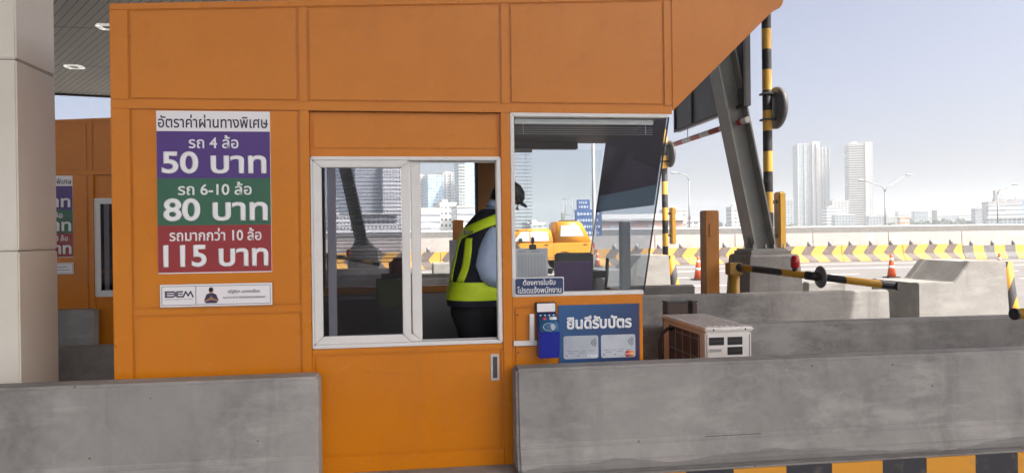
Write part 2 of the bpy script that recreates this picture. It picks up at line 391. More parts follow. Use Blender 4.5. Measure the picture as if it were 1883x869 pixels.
# ------------------------------------------------------------------ plaza roof: planked soffit on leaning struts
# plan corners; the right-hand edge runs aslant above the struts
ang = math.atan2(.54, .84)                                # planks lean this far off the Y axis
cn = [(-60, -2.0), (14.0, -2.0), (-6.0, 29.3), (-64, 15.4)]
roof = thing('canopy_roof', 'wide grey planked roof over the toll lanes', 'roof', (0, 0, 6.5))
ca, sa = math.cos(ang), math.sin(ang)
loc = [(x * ca + y * sa, -x * sa + y * ca) for x, y in cn]
g = MB(); g.prism(loc, 0, .03, 'z'); so = part('soffit', g, M['soffit'], None); so.parent = roof; so.rotation_euler[2] = ang
g = MB(); g.prism(cn, 6.535, 6.95, 'z'); part('deck', g, M['grey_metal'], roof)
g = MB(); cx, cy = -20, 9
g.prism([(cx + (x - cx) * 1.004, cy + (y - cy) * 1.004) for x, y in cn], 6.49, 6.5, 'z')
def ring_edge(mb, pts, z0, z1, th):
    n = len(pts)
    for i in range(n):
        a, b = Vector((*pts[i], 0)), Vector((*pts[(i + 1) % n], 0)); d = (b - a).normalized(); nn = Vector((d.y, -d.x, 0)) * th
        q = [a + nn * .05, b + nn * .05, b + nn, a + nn]; mb.prism([(p.x, p.y) for p in q], z0, z1, 'z')
g.b.free(); g = MB(); ring_edge(g, cn, 6.44, 7.0, .12); part('edge_trim', g, M['dark'], roof)
def px_roof(px, py):     # a point of the soffit
    return px, py
for (lx, ly, lab) in ((-9.40, 23.55, 'square recessed light in the planked soffit beside the cream column'), (-6.85, 19.06, 'recessed light in the soffit half hidden by the booth corner')):
    t = thing('ceiling_light', lab, 'light', (lx, ly, 6.5), 'recessed lights in the soffit')
    g = MB()
    for a in range(4):
        c, s_ = math.cos(a * math.pi / 2), math.sin(a * math.pi / 2)
        g.prism([(lx + c * u - s_ * v, ly + s_ * u + c * v) for u, v in ((-.24, .14), (.24, .14), (.13, .24), (-.13, .24))], 6.46, 6.497, 'z')
    part('diffuser', g, M['diffuser'], t)
    g = MB(); g.lathe((lx, ly, 6.47), [(.11, 0), (.12, .027)], 24); part('lamp_cover', g, M['dark'], t)

# near column
t = thing('clad_column', 'thick cream metal clad column left of the orange booth', 'column', (-2.66, 4.97, .142))
for z0, z1 in ((.142, .333), (.338, 1.434), (1.439, 2.541), (2.546, 3.64), (3.645, 6.42)):
    g = MB(); g.box(-3.11, -2.212, 4.755, 5.25, z0, z1, .008, 2); part('cladding_panel', g, M['cream'], t)
g = MB(); g.box(-3.10, -2.222, 4.765, 5.24, .15, 6.40); part('core', g, M['dark'], t)

# ------------------------------------------------------------------ concrete lane barriers
def barrier(name, x0, x1, yf, label, zt=.735, mir=False, m='conc'):
    g = MB(); prof = [(0, zt), (.17, zt), (.17, .142), (-.058, .142), (-.058, .20), (-.022, .30)]
    if mir: prof = [(.17 - a, b) for a, b in prof]
    g.prism([(yf + a, b) for a, b in prof], x0, x1, 'x', .016, 3)
    o = part(name, g, M[m], None, ((x0 + x1) / 2, yf + .08, .142)); tag(o, label, 'barrier', 'concrete barriers along the islands'); return o
b = barrier('concrete_barrier', -9.0, -.479, 4.26, 'front concrete barrier left of the sliding door, covering the column foot')
dup(b, PITCH, 'short visible end of grey barrier below the farther booth'); dup(b, PITCH * 2, 'grey barrier end beyond the far booth, seen dimly through the smoked window'); 
b = barrier('concrete_barrier', .612, 8.95, 4.26, 'longest front concrete barrier, below the card sign and air conditioner')
dup(b, PITCH, 'grey barrier on the second island behind the air conditioner, ending under the boom tip')
dup(b, PITCH * 2, 'third island barrier seen through the open window beside the vest')
dup(b, PITCH * 3, 'farthest lane barrier seen through the booth windows')
b = barrier('concrete_barrier', 1.75, 7.05, 5.95, 'dark shaded barrier directly behind the air conditioner', .73, True)
b2 = dup(b, PITCH, 'brown shaded barrier top between the orange post and booth'); dup(b, PITCH * 2, 'back barrier of the third island, glimpsed through the booth windows')
b = barrier('concrete_barrier', 8.8, 9.4, 5.95, 'short', .73, True); b.location += PITCH; b['label'] = 'short dark barrier piece just right of the strut pedestal'
b = barrier('concrete_barrier', -7, -1.75, 5.95, 'dark back barrier between the cream column and orange booth corner', .71, True)

# island end blocks with a ramped back and a striped nose (second island onward)
def end_block():
    t = thing('end_block', 'pale concrete end block with ramped shoulder at the second island end', 'crash block', (7.1, 9.3, .142), 'concrete island end blocks')
    g = MB()
    pf = [(6.453, .142), (6.453, .81), (6.953, .81), (7.18, 1.07), (7.70, 1.07), (7.76, .142)]
    y0, y1 = 8.86, 9.85
    g.prism(pf, y0 + .03, y1 - .03, 'y', .012, 2)
    part('body', g, M['conc_l'], t)
    for yy in (y0, y1 - .14):
        g = MB(); g.prism([(6.45, .142), (6.45, .816), (6.95, .816), (7.175, 1.078), (7.697, 1.078), (7.757, .142)], yy, yy + .14, 'y', .012, 2); part('side_kerb', g, M['conc_l'], t)
    g = MB()
    rings = []
    for z, ex in ((1.066, .16), (.6, .22), (.3, .27), (.142, .32)):
        x0 = 7.702 + (1.07 - z) / .928 * .058; rings.append([(x0, y0 + .01, z)] + [(x0 + ex * math.sin(a) ** .3, (y0 + y1) / 2 - ((y1 - y0) / 2 - .01) * math.cos(a), z) for a in [math.pi * (k + .5) / 9 for k in range(9)]] + [(x0, y1 - .01, z)])
    g.loft(rings); part('striped_nose', g, M['nose'], t)
    return t
blk = end_block()
dup(blk, PITCH, 'smaller pale end block beside the booth windscreen, striped on its right')
dup(blk, PITCH * 2, 'end block of the fourth island seen through the windscreen')

# leaning struts on pedestals
def strut():
    p = thing('strut_pedestal', 'stepped concrete pedestal under the leaning steel strut', 'pedestal', (4.8, 9.75, .142), 'concrete pedestals under the roof struts')
    g = MB()
    def rect(x0, x1, y0, y1, z): return [(x0, y0, z), (x1, y0, z), (x1, y1, z), (x0, y1, z)]
    g.loft([rect(4.40, 5.22, 9.36, 10.12, .142), rect(4.46, 5.14, 9.40, 10.07, 1.16), rect(4.485, 5.115, 9.425, 10.045, 1.19)])
    o = part('concrete_foot', g, M['conc_d'], p)
    for f in o.data.polygons: f.use_smooth = False
    g = MB(); g.box(4.50, 5.06, 9.46, 10.0, 1.19, 1.235, .006); part('grout_pad', g, M['conc_d'], p)
    s = thing('steel_strut', 'grey leaning steel beam rising behind the orange prow', 'strut', (4.8, 9.75, 1.235), 'leaning steel roof struts')
    g = MB(); g.box(4.53, 5.03, 9.5, 9.98, 1.236, 1.262, .003); part('base_plate', g, M['grey_metal'], s)
    k = -.205   # lean in x per metre of height
    def slab(x0, x1, y0, y1, za, zb):
        q = MB(); q.loft([rect(x0 + k * (z - 1.26), x1 + k * (z - 1.26), y0, y1, z) for z in (za, zb)])
        return q
    for x in (4.62, 4.90):
        o = part('flange', slab(x, x + .022, 9.58, 9.90, 1.263, 6.42), M['grey_metal'], s)
        for f in o.data.polygons: f.use_smooth = False
    o = part('web', slab(4.643, 4.899, 9.732, 9.748, 1.263, 6.42), M['grey_metal'], s)
    for f in o.data.polygons: f.use_smooth = False
    for x0, x1 in ((4.54, 4.62), (4.925, 5.01)):
        g = MB(); tip = x1 if x0 < 4.7 else x0; far = x0 if x0 < 4.7 else x1
        g.prism([(far, 1.263), (tip, 1.263), (tip + k * .16, 1.43)], 9.73, 9.75, 'y'); part('stiffener', g, M['grey_metal'], s)
    for x in (4.57, 4.74, 4.86, 4.99):
        g = MB(); g.lathe((x, 9.54, 1.263), [(.02, 0), (.02, .02), (.011, .02), (.011, .06)], 8); part('anchor_bolt', g, M['lamp_grey'], s)
    return p, s
ped, st = strut()
for k, la, lb in ((1, 'pedestal of the third island hidden behind the booth post and blind', 'third island strut seen behind the window blind'), (2, 'pedestal seen darkly through the smoked sliding window', 'dark leaning strut seen through the smoked sliding window')):
    dup(ped, PITCH * k, la); dup(st, PITCH * k, lb)

# lane signs, poles, posts and booms
def striped_pole(x, y, label, ztop):
    t = thing('striped_pole', label, 'pole', (x, y, 0), 'black and yellow poles')
    g = MB(); g.tube([(x, y, 0), (x, y, ztop)], .068, 16); part('pole', g, M['pole'], t)
    g = MB(); g.lathe((x + .10, y, 3.31), [(.29, 0), (.31, .02), (.31, .06), (.29, .08)], 28, 'x'); d = smooth(part('disc_sign', g, M['grey_back'], t))
    for zz in (3.12, 3.50):
        g = MB(); g.box(x - .085, x + .1, y - .085, y + .085, zz, zz + .03, .004); part('clamp', g, M['dark'], d)
    g = MB(); g.box(x + .125, x + .235, y - .09, y + .09, 1.22, 2.07, .02, 3); c = part('guard_post', g, M['yellow'], t)
    for zz in (1.4, 1.9):
        g = MB(); g.box(x + .06, x + .13, y - .04, y + .04, zz, zz + .05, .004); part('bracket', g, M['dark'], c)
    return t
pl = striped_pole(5.315, 10.6, 'near black and yellow pole with grey round sign right of the strut', 5.2)
dup(pl, (-3.5, 4.6, 0), 'black and yellow pole seen through the window blind slats')
striped_pole(5.98, 17.0, 'farther black and yellow pole just right of the booth windscreen', 3.95)
def orange_post():
    t = thing('orange_post', 'square orange brown steel post left of the strut pedestal', 'post', (3.86, 9.3, .142), 'square orange posts')
    g = MB(); g.box(3.765, 3.955, 9.21, 9.39, .142, 1.768, .012); part('post', g, M['orange_dark'], t)
    g = MB(); g.box(3.82, 3.94, 9.198, 9.209, 1.44, 1.6, .003); part('access_cover', g, M['orange_dark'], t)
    return t
op = orange_post(); dup(op, PITCH, 'orange brown post seen through the open window beside the vest')
g = MB(); g.box(2.0, 2.09, 6.9, 6.99, .0, 1.6, .008); o = part('grey_post', g, M['steel_post'], None, (2.045, 6.945, 0)); tag(o, 'plain grey steel post seen through the booth side glass', 'post')

def boom(p0, p1, label, lamp=True, h=1.06):
    p0, p1 = Vector(p0), Vector(p1); d = (p1 - p0).normalized()
    t = thing('boom_barrier', label, 'boom barrier', (p0.x, p0.y, .142), 'boom barriers at the lane exits')
    g = MB(); g.tube([(p0.x, p0.y, .142), (p0.x, p0.y, p0.z - .06)], .068, 16); g.box(p0.x - .085, p0.x + .085, p0.y - .075, p0.y + .075, p0.z - .10, p0.z + .05, .008); part('post', g, M['yellow'], t)
    g = MB(); g.tube([p0 + d * .06, p1], .042, 18); a = part('arm', g, M['boom'], t)
    g = MB(); g.tube([p0 + d * .0, p0 + d * .12], .055, 14); part('pivot', g, M['black'], t)
    g = MB(); g.tube([p1 - d * .01, p1 + d * .012], [.047, .047], 18); part('end_cap', g, M['black'], a)
    if lamp:
        q = p0 + d * .98
        g = MB(); g.tube([q - d * .07, q + d * .07], .05, 14); part('clamp', g, M['black'], a)
        g = MB(); g.lathe((q.x - .12, q.y + .16, q.z + .075), [(.03, 0), (.05, .03), (.052, .11), (.035, .15), (.0, .16)], 14); l = smooth(part('warning_lamp', g, M['lamp_red'], t))
        g = MB(); g.lathe((q.x - .12, q.y + .16, q.z - .02), [(.03, 0), (.035, .1)], 12); part('lamp_base', g, M['black'], l)
        q = p0 + d * 1.08
        g = MB(); g.lathe((q.x - .01, q.y, q.z), [(.124, 0), (.128, .006), (.128, .014), (.124, .02)], 28, 'x'); smooth(part('disc_sign', g, M['grey_back'], t))
    return t
bm = boom((4.05, 9.0, 1.06), (5.22, 7.5, .89), 'yellow and black boom barrier with red lamp before the pedestal')
dup(bm, PITCH, 'striped boom barrier seen through the booth side window'); dup(bm, PITCH * 2, 'boom barrier seen dimly through the smoked sliding window')
boom((7.6, 5.66, .84), (4.76, 5.40, .82), 'boom barrier tip with black end cap at right edge', False)

# overhead lane sign seen from behind, with a height bar hung below
t = thing('overhead_sign', 'grey back of a lane sign hanging behind the orange prow', 'sign', (4.47, 10.8, 3.14))
for y0, y1 in ((9.5, 11.35), (11.37, 12.12)):
    g = MB(); g.box(4.46, 4.54, y0, y1, 3.15, 4.15, .006); part('sign_panel', g, M['grey_back'], t)
g = MB()
for z in (3.145, 4.12): g.box(4.435, 4.458, 9.49, 12.13, z, z + .04)
for y in (9.49, 11.34, 12.09): g.box(4.435, 4.458, y, y + .04, 3.186, 4.119)
part('frame', g, M['dark'], t)
g = MB()
for y in (9.9, 11.7): g.tube([(4.5, y, 4.15), (4.5, y, 6.44)], .03, 8)
part('hanger', g, M['grey_metal'], t)
t = thing('height_bar', 'red and white banded height bar hanging under the grey sign', 'height bar', (4.47, 10.8, 2.9))
g = MB(); g.tube([(4.47, 9.45, 2.96), (4.47, 12.2, 2.96)], .042, 14); part('bar', g, M['redwhite'], t)
g = MB(); g.tube([(4.47, 11.6, 3.0), (4.47, 11.6, 3.145)], .006, 6); g.tube([(4.47, 10.0, 3.0), (4.47, 10.0, 3.145)], .006, 6); part('wire', g, M['dark'], t)

# ------------------------------------------------------------------ the toll booth
F0 = 4.45
booth = thing('toll_booth', 'nearest orange toll booth with pointed roof prow and price sign', 'toll booth', (-.1, 5.2, .142), 'orange toll booths')
def ztop(x): return 2.872 + .05 * x
def zpan(x): return 2.829 + .047 * x
# roof mass with prow
tip = [(1.620, 2.262), (2.285, 2.868)] + [(2.285 + .062 * math.sin(a), 2.93 - .062 * math.cos(a) + .0) for a in [R(40), R(65), R(90), R(115), R(140)]]
roofp = [(-1.594, 2.262), *tip, (2.20, ztop(2.2)), (-1.594, ztop(-1.594))]
g = MB(); g.prism(roofp, F0 + .010, 5.96, 'y'); part('roof_body', g, M['orange'], booth)
g = MB()
g.prism([(-1.594, zpan(-1.594)), (1.618, zpan(1.618)), (1.618, ztop(1.618)), (-1.594, ztop(-1.594))], F0, F0 + .0098, 'y', .0045)
g.box(-1.594, 1.618, F0, F0 + .0098, 2.216, 2.264, .003)
for x0, x1 in ((-1.594, -1.496), (-.587, -.537), (.571, .621), (1.569, 1.618)):
    g.prism([(x0, 2.2645), (x1, 2.2645), (x1, zpan(x1) - .0005), (x0, zpan(x0) - .0005)], F0, F0 + .0098, 'y', .0045)
part('fascia_frame', g, M['orange'], booth)
for x0, x1 in ((-1.487, -.596), (-.528, .562), (.630, 1.560)):
    g = MB(); g.prism([(x0, 2.274), (x1, 2.274), (x1, zpan(x1) - .010), (x0, zpan(x0) - .010)], F0 + .0008, F0 + .0095, 'y', .006); part('fascia_panel', g, M['orange'], booth)
g = MB(); g.prism([(1.6195, 2.232), *[(x, z) for x, z in tip[1:]], (2.20, ztop(2.2)), (1.6195, ztop(1.6195))], F0, F0 + .0098, 'y', .0045); part('prow_plate', g, M['orange'], booth)
g = MB(); g.box(-1.594, 1.60, F0 + .0105, 5.955, 2.2165, 2.2595); part('ceiling', g, M['brown'], booth)
# left wall
g = MB(); g.box(-1.594, -.533, F0 + .010, F0 + .05, .142, 2.215); part('left_front_wall', g, M['orange'], booth)
g = MB()
g.box(-1.594, -1.494, F0, F0 + .0098, .142, 2.2155, .003); g.box(-.587, -.533, F0, F0 + .0098, .142, 2.2155, .003)
g.box(-1.4935, -.5875, F0, F0 + .0098, 1.073, 1.110, .003); g.box(-1.4935, -.5875, F0, F0 + .0098, .142, .24, .003)
part('wall_frame', g, M['orange'], booth)
for z0, z1 in ((1.119, 2.207), (.249, 1.064)):
    g = MB(); g.box(-1.485, -.596, F0 + .0008, F0 + .0095, z0, z1, .006); part('wall_panel', g, M['orange'], booth)
g = MB(); g.box(-1.594, -1.55, F0 + .051, 5.96, .142, 2.216); part('side_wall', g, M['orange'], booth)
# window header, door and posts of the middle bay
g = MB(); g.box(-.532, .566, F0 + .034, F0 + .06, 1.957, 2.2155); part('window_header', g, M['orange'], booth)
g = MB(); g.box(-.515, .550, F0 + .026, F0 + .0335, 2.005, 2.190, .004); part('header_panel', g, M['orange'], booth)
g = MB(); g.box(.566, .622, F0, F0 + .06, .142, 2.2155, .004); part('middle_post', g, M['orange'], booth)
g = MB(); g.box(-.532, .565, F0 + .018, F0 + .055, .142, .856); d = part('sliding_door', g, M['orange'], booth)
g = MB(); g.box(-.532, .565, F0 + .008, F0 + .0175, .142, .236, .003); g.box(-.532, -.522, F0 + .008, F0 + .0175, .2365, .822); g.box(.555, .565, F0 + .008, F0 + .0175, .2365, .822); g.box(-.532, .565, F0 + .008, F0 + .0175, .8225, .855, .003); part('door_frame', g, M['orange'], d)
g = MB(); g.box(-.513, .546, F0 + .011, F0 + .0178, .2455, .8125, .004); part('door_panel', g, M['orange'], d)
h = MB(); h.box(.490, .540, F0 + .006, F0 + .0108, .640, .795, .002); hh = part('door_handle', h, M['alu'], d)
h = MB(); h.box(.503, .529, F0 + .0045, F0 + .0058, .655, .780, .001); part('handle_recess', h, M['dark'], hh)
# white sliding window
def frame(x0, x1, z0, z1, wl, wr, wt, wb, y0, y1, bev=.004):
    g = MB()
    def pr(p): g.prism(p, y0, y1, 'y', bev)
    e = .0012
    pr([(x0, z0 + e), (x0 + wl, z0 + wb + e), (x0 + wl, z1 - wt - e), (x0, z1 - e)])
    pr([(x1, z0 + e), (x1, z1 - e), (x1 - wr, z1 - wt - e), (x1 - wr, z0 + wb + e)])
    pr([(x0 + e, z0), (x1 - e, z0), (x1 - wr - e, z0 + wb), (x0 + wl + e, z0 + wb)])
    pr([(x0 + e, z1), (x0 + wl + e, z1 - wt), (x1 - wr - e, z1 - wt), (x1 - e, z1)])
    return g
part('window_frame', frame(-.530, .564, .858, 1.956, .012, .026, .022, .022, F0 + .004, F0 + .075), M['white'], booth)
s = part('window_sash', frame(-.517, .030, .881, 1.933, .048, .048, .040, .046, F0 + .007, F0 + .030), M['white'], booth)
g = MB(); g.box(-.468, -.019, F0 + .016, F0 + .021, .928, 1.892); part('window_glass', g, M['glass_dark'], s)
s = part('window_sash', frame(-.44, .094, .881, 1.933, .046, .058, .040, .046, F0 + .036, F0 + .060), M['white'], booth)
g = MB(); g.box(-.393, .035, F0 + .046, F0 + .051, .928, 1.892); part('window_glass', g, M['glass_clear'], s)
for z0, z1 in ((.8805, .8865), (1.926, 1.9325)):
    g = MB(); g.box(-.510, .536, F0 + .0605, F0 + .07, z0, z1); part('window_track', g, M['alu'], booth)
# right bay: side glass, front body, windscreen
part_sill = MB(); part_sill.prism([(.623, 1.128), (1.427, 1.128), (1.424, 1.152), (.647, 1.152)], F0 - .002, F0 + .06, 'y', .003); part('side_window_sill', part_sill, M['white'], booth)
g = MB(); g.prism([(.623, 1.129), (.646, 1.153), (.646, 2.193), (.623, 2.2155)], F0 - .001, F0 + .06, 'y', .003); g.prism([(.624, 2.2158), (.647, 2.1935), (1.592, 2.1935), (1.597, 2.2158)], F0 - .001, F0 + .06, 'y', .003); part('side_window_frame', g, M['white'], booth)
g = MB(); g.prism([(.6465, 1.1525), (1.424, 1.1525), (1.5915, 2.193), (.6465, 2.193)], F0 + .022, F0 + .028, 'y'); part('side_glass', g, M['glass_side'], booth)
def ws(z): return 1.4235 + (z - 1.128) * .1615
g = MB(); g.prism([(ws(z) + dx, z) for z, dx in ((1.129, 0), (1.129, .006), (2.2155, .006), (2.2155, 0))], F0 + .0285, 5.93, 'y'); wsg = part('windscreen', g, M['glass_ws'], booth)
g = MB(); g.prism([(ws(z) + dx, z) for z, dx in ((1.665, -.003), (1.665, -.001), (1.79, -.001), (1.79, -.003))], F0 + .035, 5.92, 'y'); part('film_and_reflection', g, M['film'], wsg)
g = MB(); g.prism([(ws(z) + dx, z) for z, dx in ((1.7905, -.003), (1.7905, -.001), (2.215, -.001), (2.215, -.003))], F0 + .035, 5.92, 'y'); part('film_and_reflection', g, M['reflection_dark'], wsg)  # upper dark layer: ceiling reflection painted as a purple tint
for y in (F0 + .0225, 5.925):
    g = MB(); g.prism([(ws(z) + dx, z) for z, dx in ((1.13, .0062), (1.13, .013), (2.2, .013), (2.2, .0062))], y, y + .012, 'y'); part('glass_seal', g, M['black'], booth)
g = MB(); g.box(.6225, 1.418, F0 + .010, F0 + .055, .142, 1.1275); part('lower_front_wall', g, M['orange'], booth)
g = MB(); g.box(.6225, 1.418, F0, F0 + .0098, 1.066, 1.1275, .003); g.box(1.396, 1.418, F0, F0 + .0098, .142, 1.0655, .002); g.box(.6225, .634, F0, F0 + .0098, .142, 1.0655, .002); part('lower_frame', g, M['orange'], booth)
g = MB(); g.box(.640, 1.390, F0 + .0015, F0 + .0095, .25, 1.060, .003); lp = part('lower_panel', g, M['orange'], booth)
g = MB()
for x, z in ((.653, 1.022), (.655, .800)): g.lathe((x, F0 - .001, z), [(.0, 0), (.005, 0), (.005, .003)], 10, 'y')
part('screw', g, M['dark'], lp)
g = MB(); g.box(1.372, 1.418, F0 + .056, 5.96, .142, 1.1275); part('front_wall', g, M['orange'], booth)
# back wall
g = MB(); g.box(-1.549, 1.3715, 5.90, 5.96, .142, 1.06); part('back_wall', g, M['orange'], booth)
g = MB(); g.box(-1.549, 1.3715, 5.88, 5.899, .20, 1.058); part('back_lining', g, M['white_dull'], booth)
g = MB(); g.box(-1.549, 1.41, 5.86, 5.961, 1.0605, 1.112, .003); part('window_rail', g, M['orange_dark'], booth)
g = MB(); g.box(-1.549, .70, 5.88, 5.959, 2.07, 2.216); part('back_header', g, M['brown'], booth)
g = MB(); g.box(.701, 1.36, 5.88, 5.959, 2.165, 2.216); part('back_header', g, M['brown'], booth)
g = MB(); g.box(-1.549, -.60, 5.88, 5.959, 1.1125, 2.0695); part('back_panel', g, M['brown'], booth)
g = MB(); g.box(.565, .70, 5.87, 5.959, 1.1125, 2.0695, .003); part('back_post', g, M['orange_dark'], booth)
g = MB(); g.box(.545, .564, 5.875, 5.955, 1.1125, 2.0695); part('back_window_edge', g, M['black'], booth)
g = MB(); g.box(-.5995, .5445, 5.915, 5.921, 1.1125, 2.0695); part('back_glass', g, M['glass_clear'], booth)
g = MB(); g.prism([(.7005, 1.1125), (1.412, 1.1125), (1.575, 2.164), (.7005, 2.164)], 5.932, 5.938, 'y'); part('back_glass', g, M['glass_clear'], booth)
g = MB(); g.box(-1.549, 1.371, F0 + .061, 5.879, .142, .20); part('booth_floor', g, M['dark'], booth)
g = MB(); g.box(.66, 1.365, 4.62, 5.86, 1.03, 1.07, .006); g.box(.68, .72, 4.7, 5.8, .20, 1.03); part('counter', g, M['dark'], booth)
g = MB(); g.box(-1.5, -.04, 5.42, 5.855, .2, 1.056, .01); part('cabinet', g, M['black'], booth)

# second booth: the same kind, one island back
bo2 = dup(booth, PITCH, 'farther orange booth partly hidden between the column and nearest booth')

# ------------------------------------------------------------------ signs on the booths
def price_sign():
    y = F0 - .006
    t = thing('price_sign', 'tall toll price board in white, purple, green and red bands on the nearest booth', 'price sign', (-1.05, y, 1.303), 'toll price boards')
    g = MB(); g.box(-1.355, -.746, y, F0 + .001, 1.303, 2.206, .002); bd = part('board', g, M['sign_white'], t)
    for nm, z0, z1, m in (('purple_band', 1.832, 2.093, 'purple'), ('green_band', 1.571, 1.8318, 'green'), ('red_band', 1.3095, 1.5708, 'red')):
        g = MB(); g.box(-1.3535, -.7475, y - .0012, y - .0002, z0, z1); part(nm, g, M[m], t)
    yy = y - .0014
    lettering('อัตราค่าผ่านทางพิเศษ', -1.345, -.757, 2.112, 2.186, y - .0004, M['ink_dark'], t, .014)
    lettering('รถ 4 ล้อ', -1.185, -.918, 1.998, 2.072, yy, M['ink_white'], t, .018)
    lettering('50 บาท', -1.330, -.768, 1.856, 1.982, yy, M['ink_white'], t, .034)
    lettering('รถ 6-10 ล้อ', -1.245, -.850, 1.738, 1.812, yy, M['ink_white'], t, .020)
    lettering('80 บาท', -1.325, -.764, 1.592, 1.722, yy, M['ink_white'], t, .034)
    lettering('รถมากกว่า 10 ล้อ', -1.293, -.800, 1.483, 1.555, yy, M['ink_white'], t, .020)
    lettering('115 บาท', -1.328, -.764, 1.337, 1.462, yy, M['ink_white'], t, .034)
    return t
ps = price_sign()
dup(ps, PITCH, 'second price board, half hidden by the cream column')
def name_plate():
    y = F0 - .010
    t = thing('name_plate', 'white framed staff name plate with small portrait under the price board', 'name plate', (-1.045, y, 1.118), 'staff name plates')
    g = MB(); g.box(-1.351, -.740, y + .004, F0 + .001, 1.108, 1.246, .002); part('backing', g, M['orange_dark'], t)
    g = MB(); g.box(-1.346, -.746, y, y + .0038, 1.119, 1.243, .003, 3); part('plate', g, M['sign_white'], t)
    g = MB(); yb = y - .0006
    for x0, x1, z0, z1 in ((-1.337, -.755, 1.128, 1.1305), (-1.337, -.755, 1.2315, 1.234), (-1.337, -1.3345, 1.1308, 1.2312), (-.7575, -.755, 1.1308, 1.2312), (-1.158, -1.155, 1.1308, 1.2312)): g.box(x0, x1, yb, y - .0001, z0, z1)
    part('border', g, M['ink_dark'], t)
    # stroke built company logo
    g = MB(); yl = y - .0008
    def stroke(p, w=.0085):
        for a, b in zip(p, p[1:]):
            a, b = Vector(a), Vector(b); d = (b - a).normalized(); n = Vector((-d.y, d.x)) * w / 2; e = d * w * .4
            g.prism([tuple(a - e - n), tuple(b + e - n), tuple(b + e + n), tuple(a - e + n)], yl - rnd.random() * .0003, y - .0001, 'y')
    stroke([(-1.318, 1.203), (-1.272, 1.203)]); stroke([(-1.318, 1.190), (-1.272, 1.190)], .007); stroke([(-1.318, 1.176), (-1.275, 1.176)]); stroke([(-1.314, 1.203), (-1.314, 1.176)])
    stroke([(-1.272, 1.203), (-1.262, 1.197), (-1.270, 1.190), (-1.262, 1.183), (-1.275, 1.176)], .007)
    stroke([(-1.254, 1.203), (-1.228, 1.203)]); stroke([(-1.258, 1.190), (-1.228, 1.190)], .006); stroke([(-1.254, 1.176), (-1.226, 1.176)]); stroke([(-1.256, 1.203), (-1.256, 1.176)], .007)
    stroke([(-1.224, 1.174), (-1.210, 1.203), (-1.197, 1.180), (-1.184, 1.203), (-1.172, 1.174)], .008)
    part('logo', g, M['ink_dark'], t)
    lettering('BANGKOK EXPRESSWAY AND METRO', -1.320, -1.172, 1.158, 1.165, y - .0006, M['ink_grey'], t)
    # portrait: greeting figure printed on the plate
    g = MB(); yp = y - .0008
    g.prism([(-1.105, 1.136), (-1.112, 1.155), (-1.100, 1.185), (-1.083, 1.193), (-1.066, 1.193), (-1.048, 1.184), (-1.036, 1.155), (-1.046, 1.136)], yp, y - .0001, 'y'); po = part('portrait', g, M['ink_dark'], t)
    g = MB(); g.lathe((-1.075, yp - .0006, 1.207), [(.0, 0), (.0125, 0), (.0125, .0005)], 14, 'y'); g.prism([(-1.080, 1.190), (-1.070, 1.190), (-1.070, 1.200), (-1.080, 1.200)], yp - .0004, yp - .0001, 'y')
    g.prism([(-1.112, 1.142), (-1.112, 1.150), (-1.080, 1.166), (-1.075, 1.180), (-1.070, 1.166), (-1.036, 1.152), (-1.036, 1.144), (-1.074, 1.155)], yp - .0006, yp - .0001, 'y'); part('portrait_skin', g, M['skin'], po)
    g = MB(); g.lathe((-1.075, yp - .0009, 1.2125), [(.0, 0), (.0122, 0), (.0122, .0002)], 14, 'y'); part('portrait_hair', g, M['hair'], po)
    lettering('ณัฐธิดา มงคลเอี่ยม', -.985, -.812, 1.186, 1.211, y - .0006, M['ink_dark'], t, .008)
    lettering('NATCHITA MONGKHONSAIAM', -1.010, -.785, 1.160, 1.171, y - .0006, M['ink_dark'], t, .006)
    return t
npl = name_plate(); dup(npl, PITCH, 'second name plate, half hidden by the cream column')
t = thing('notice_sign', 'small blue notice in white Thai writing at the side window corner', 'notice', (.784, F0 - .02, 1.138))
g = MB(); g.box(.635, .932, F0 - .012, F0 - .0045, 1.138, 1.242, .003); part('plate', g, M['sign_white'], t)
g = MB(); g.prism([(.640 + a, z) for a, z in ((.008, 1.143), (.279, 1.143), (.287, 1.151), (.287, 1.229), (.279, 1.237), (.008, 1.237), (0, 1.229), (0, 1.151))], F0 - .0135, F0 - .0121, 'y'); part('blue_field', g, M['navy'], t)
lettering('ต้องการใบรับ', .685, .880, 1.197, 1.232, F0 - .0137, M['ink_white'], t, .018)
lettering('โปรดแจ้งพนักงาน', .651, .915, 1.149, 1.190, F0 - .0137, M['ink_white'], t, .018)
# card payment sign
t = thing('card_sign', 'navy card payment sign with two silver cards beside the reader', 'sign', (1.146, F0 - .01, .715))
m, tn, p = new_mat('navy_fade_print'); c = ocoord(tn); x, y_, z = sep_(tn, c)
tn.links.new(mix_(tn, ramp_(tn, math_(tn, 'ADD', math_(tn, 'MULTIPLY', x, -1.0), math_(tn, 'MULTIPLY', z, .6)), -.25, .42), (.014, .017, .075), (.012, .095, .26)), p.inputs['Base Color']); p.inputs['Roughness'].default_value = .35
g = MB(); g.box(.899, 1.393, F0 - .007, F0 - .0002, .700, 1.073, .001); part('board', g, m, t)
ys = F0 - .0072
lettering('ยินดีรับบัตร', .946, 1.346, .927, 1.008, ys, M['ink_white'], t, .045)
def rrect(x0, x1, z0, z1, r):
    p = []
    for cx_, cz_, a0 in ((x1 - r, z1 - r, 0), (x0 + r, z1 - r, 90), (x0 + r, z0 + r, 180), (x1 - r, z0 + r, 270)):
        p += [(cx_ + r * math.cos(R(a0 + k * 30)), cz_ + r * math.sin(R(a0 + k * 30))) for k in range(4)]
    return p
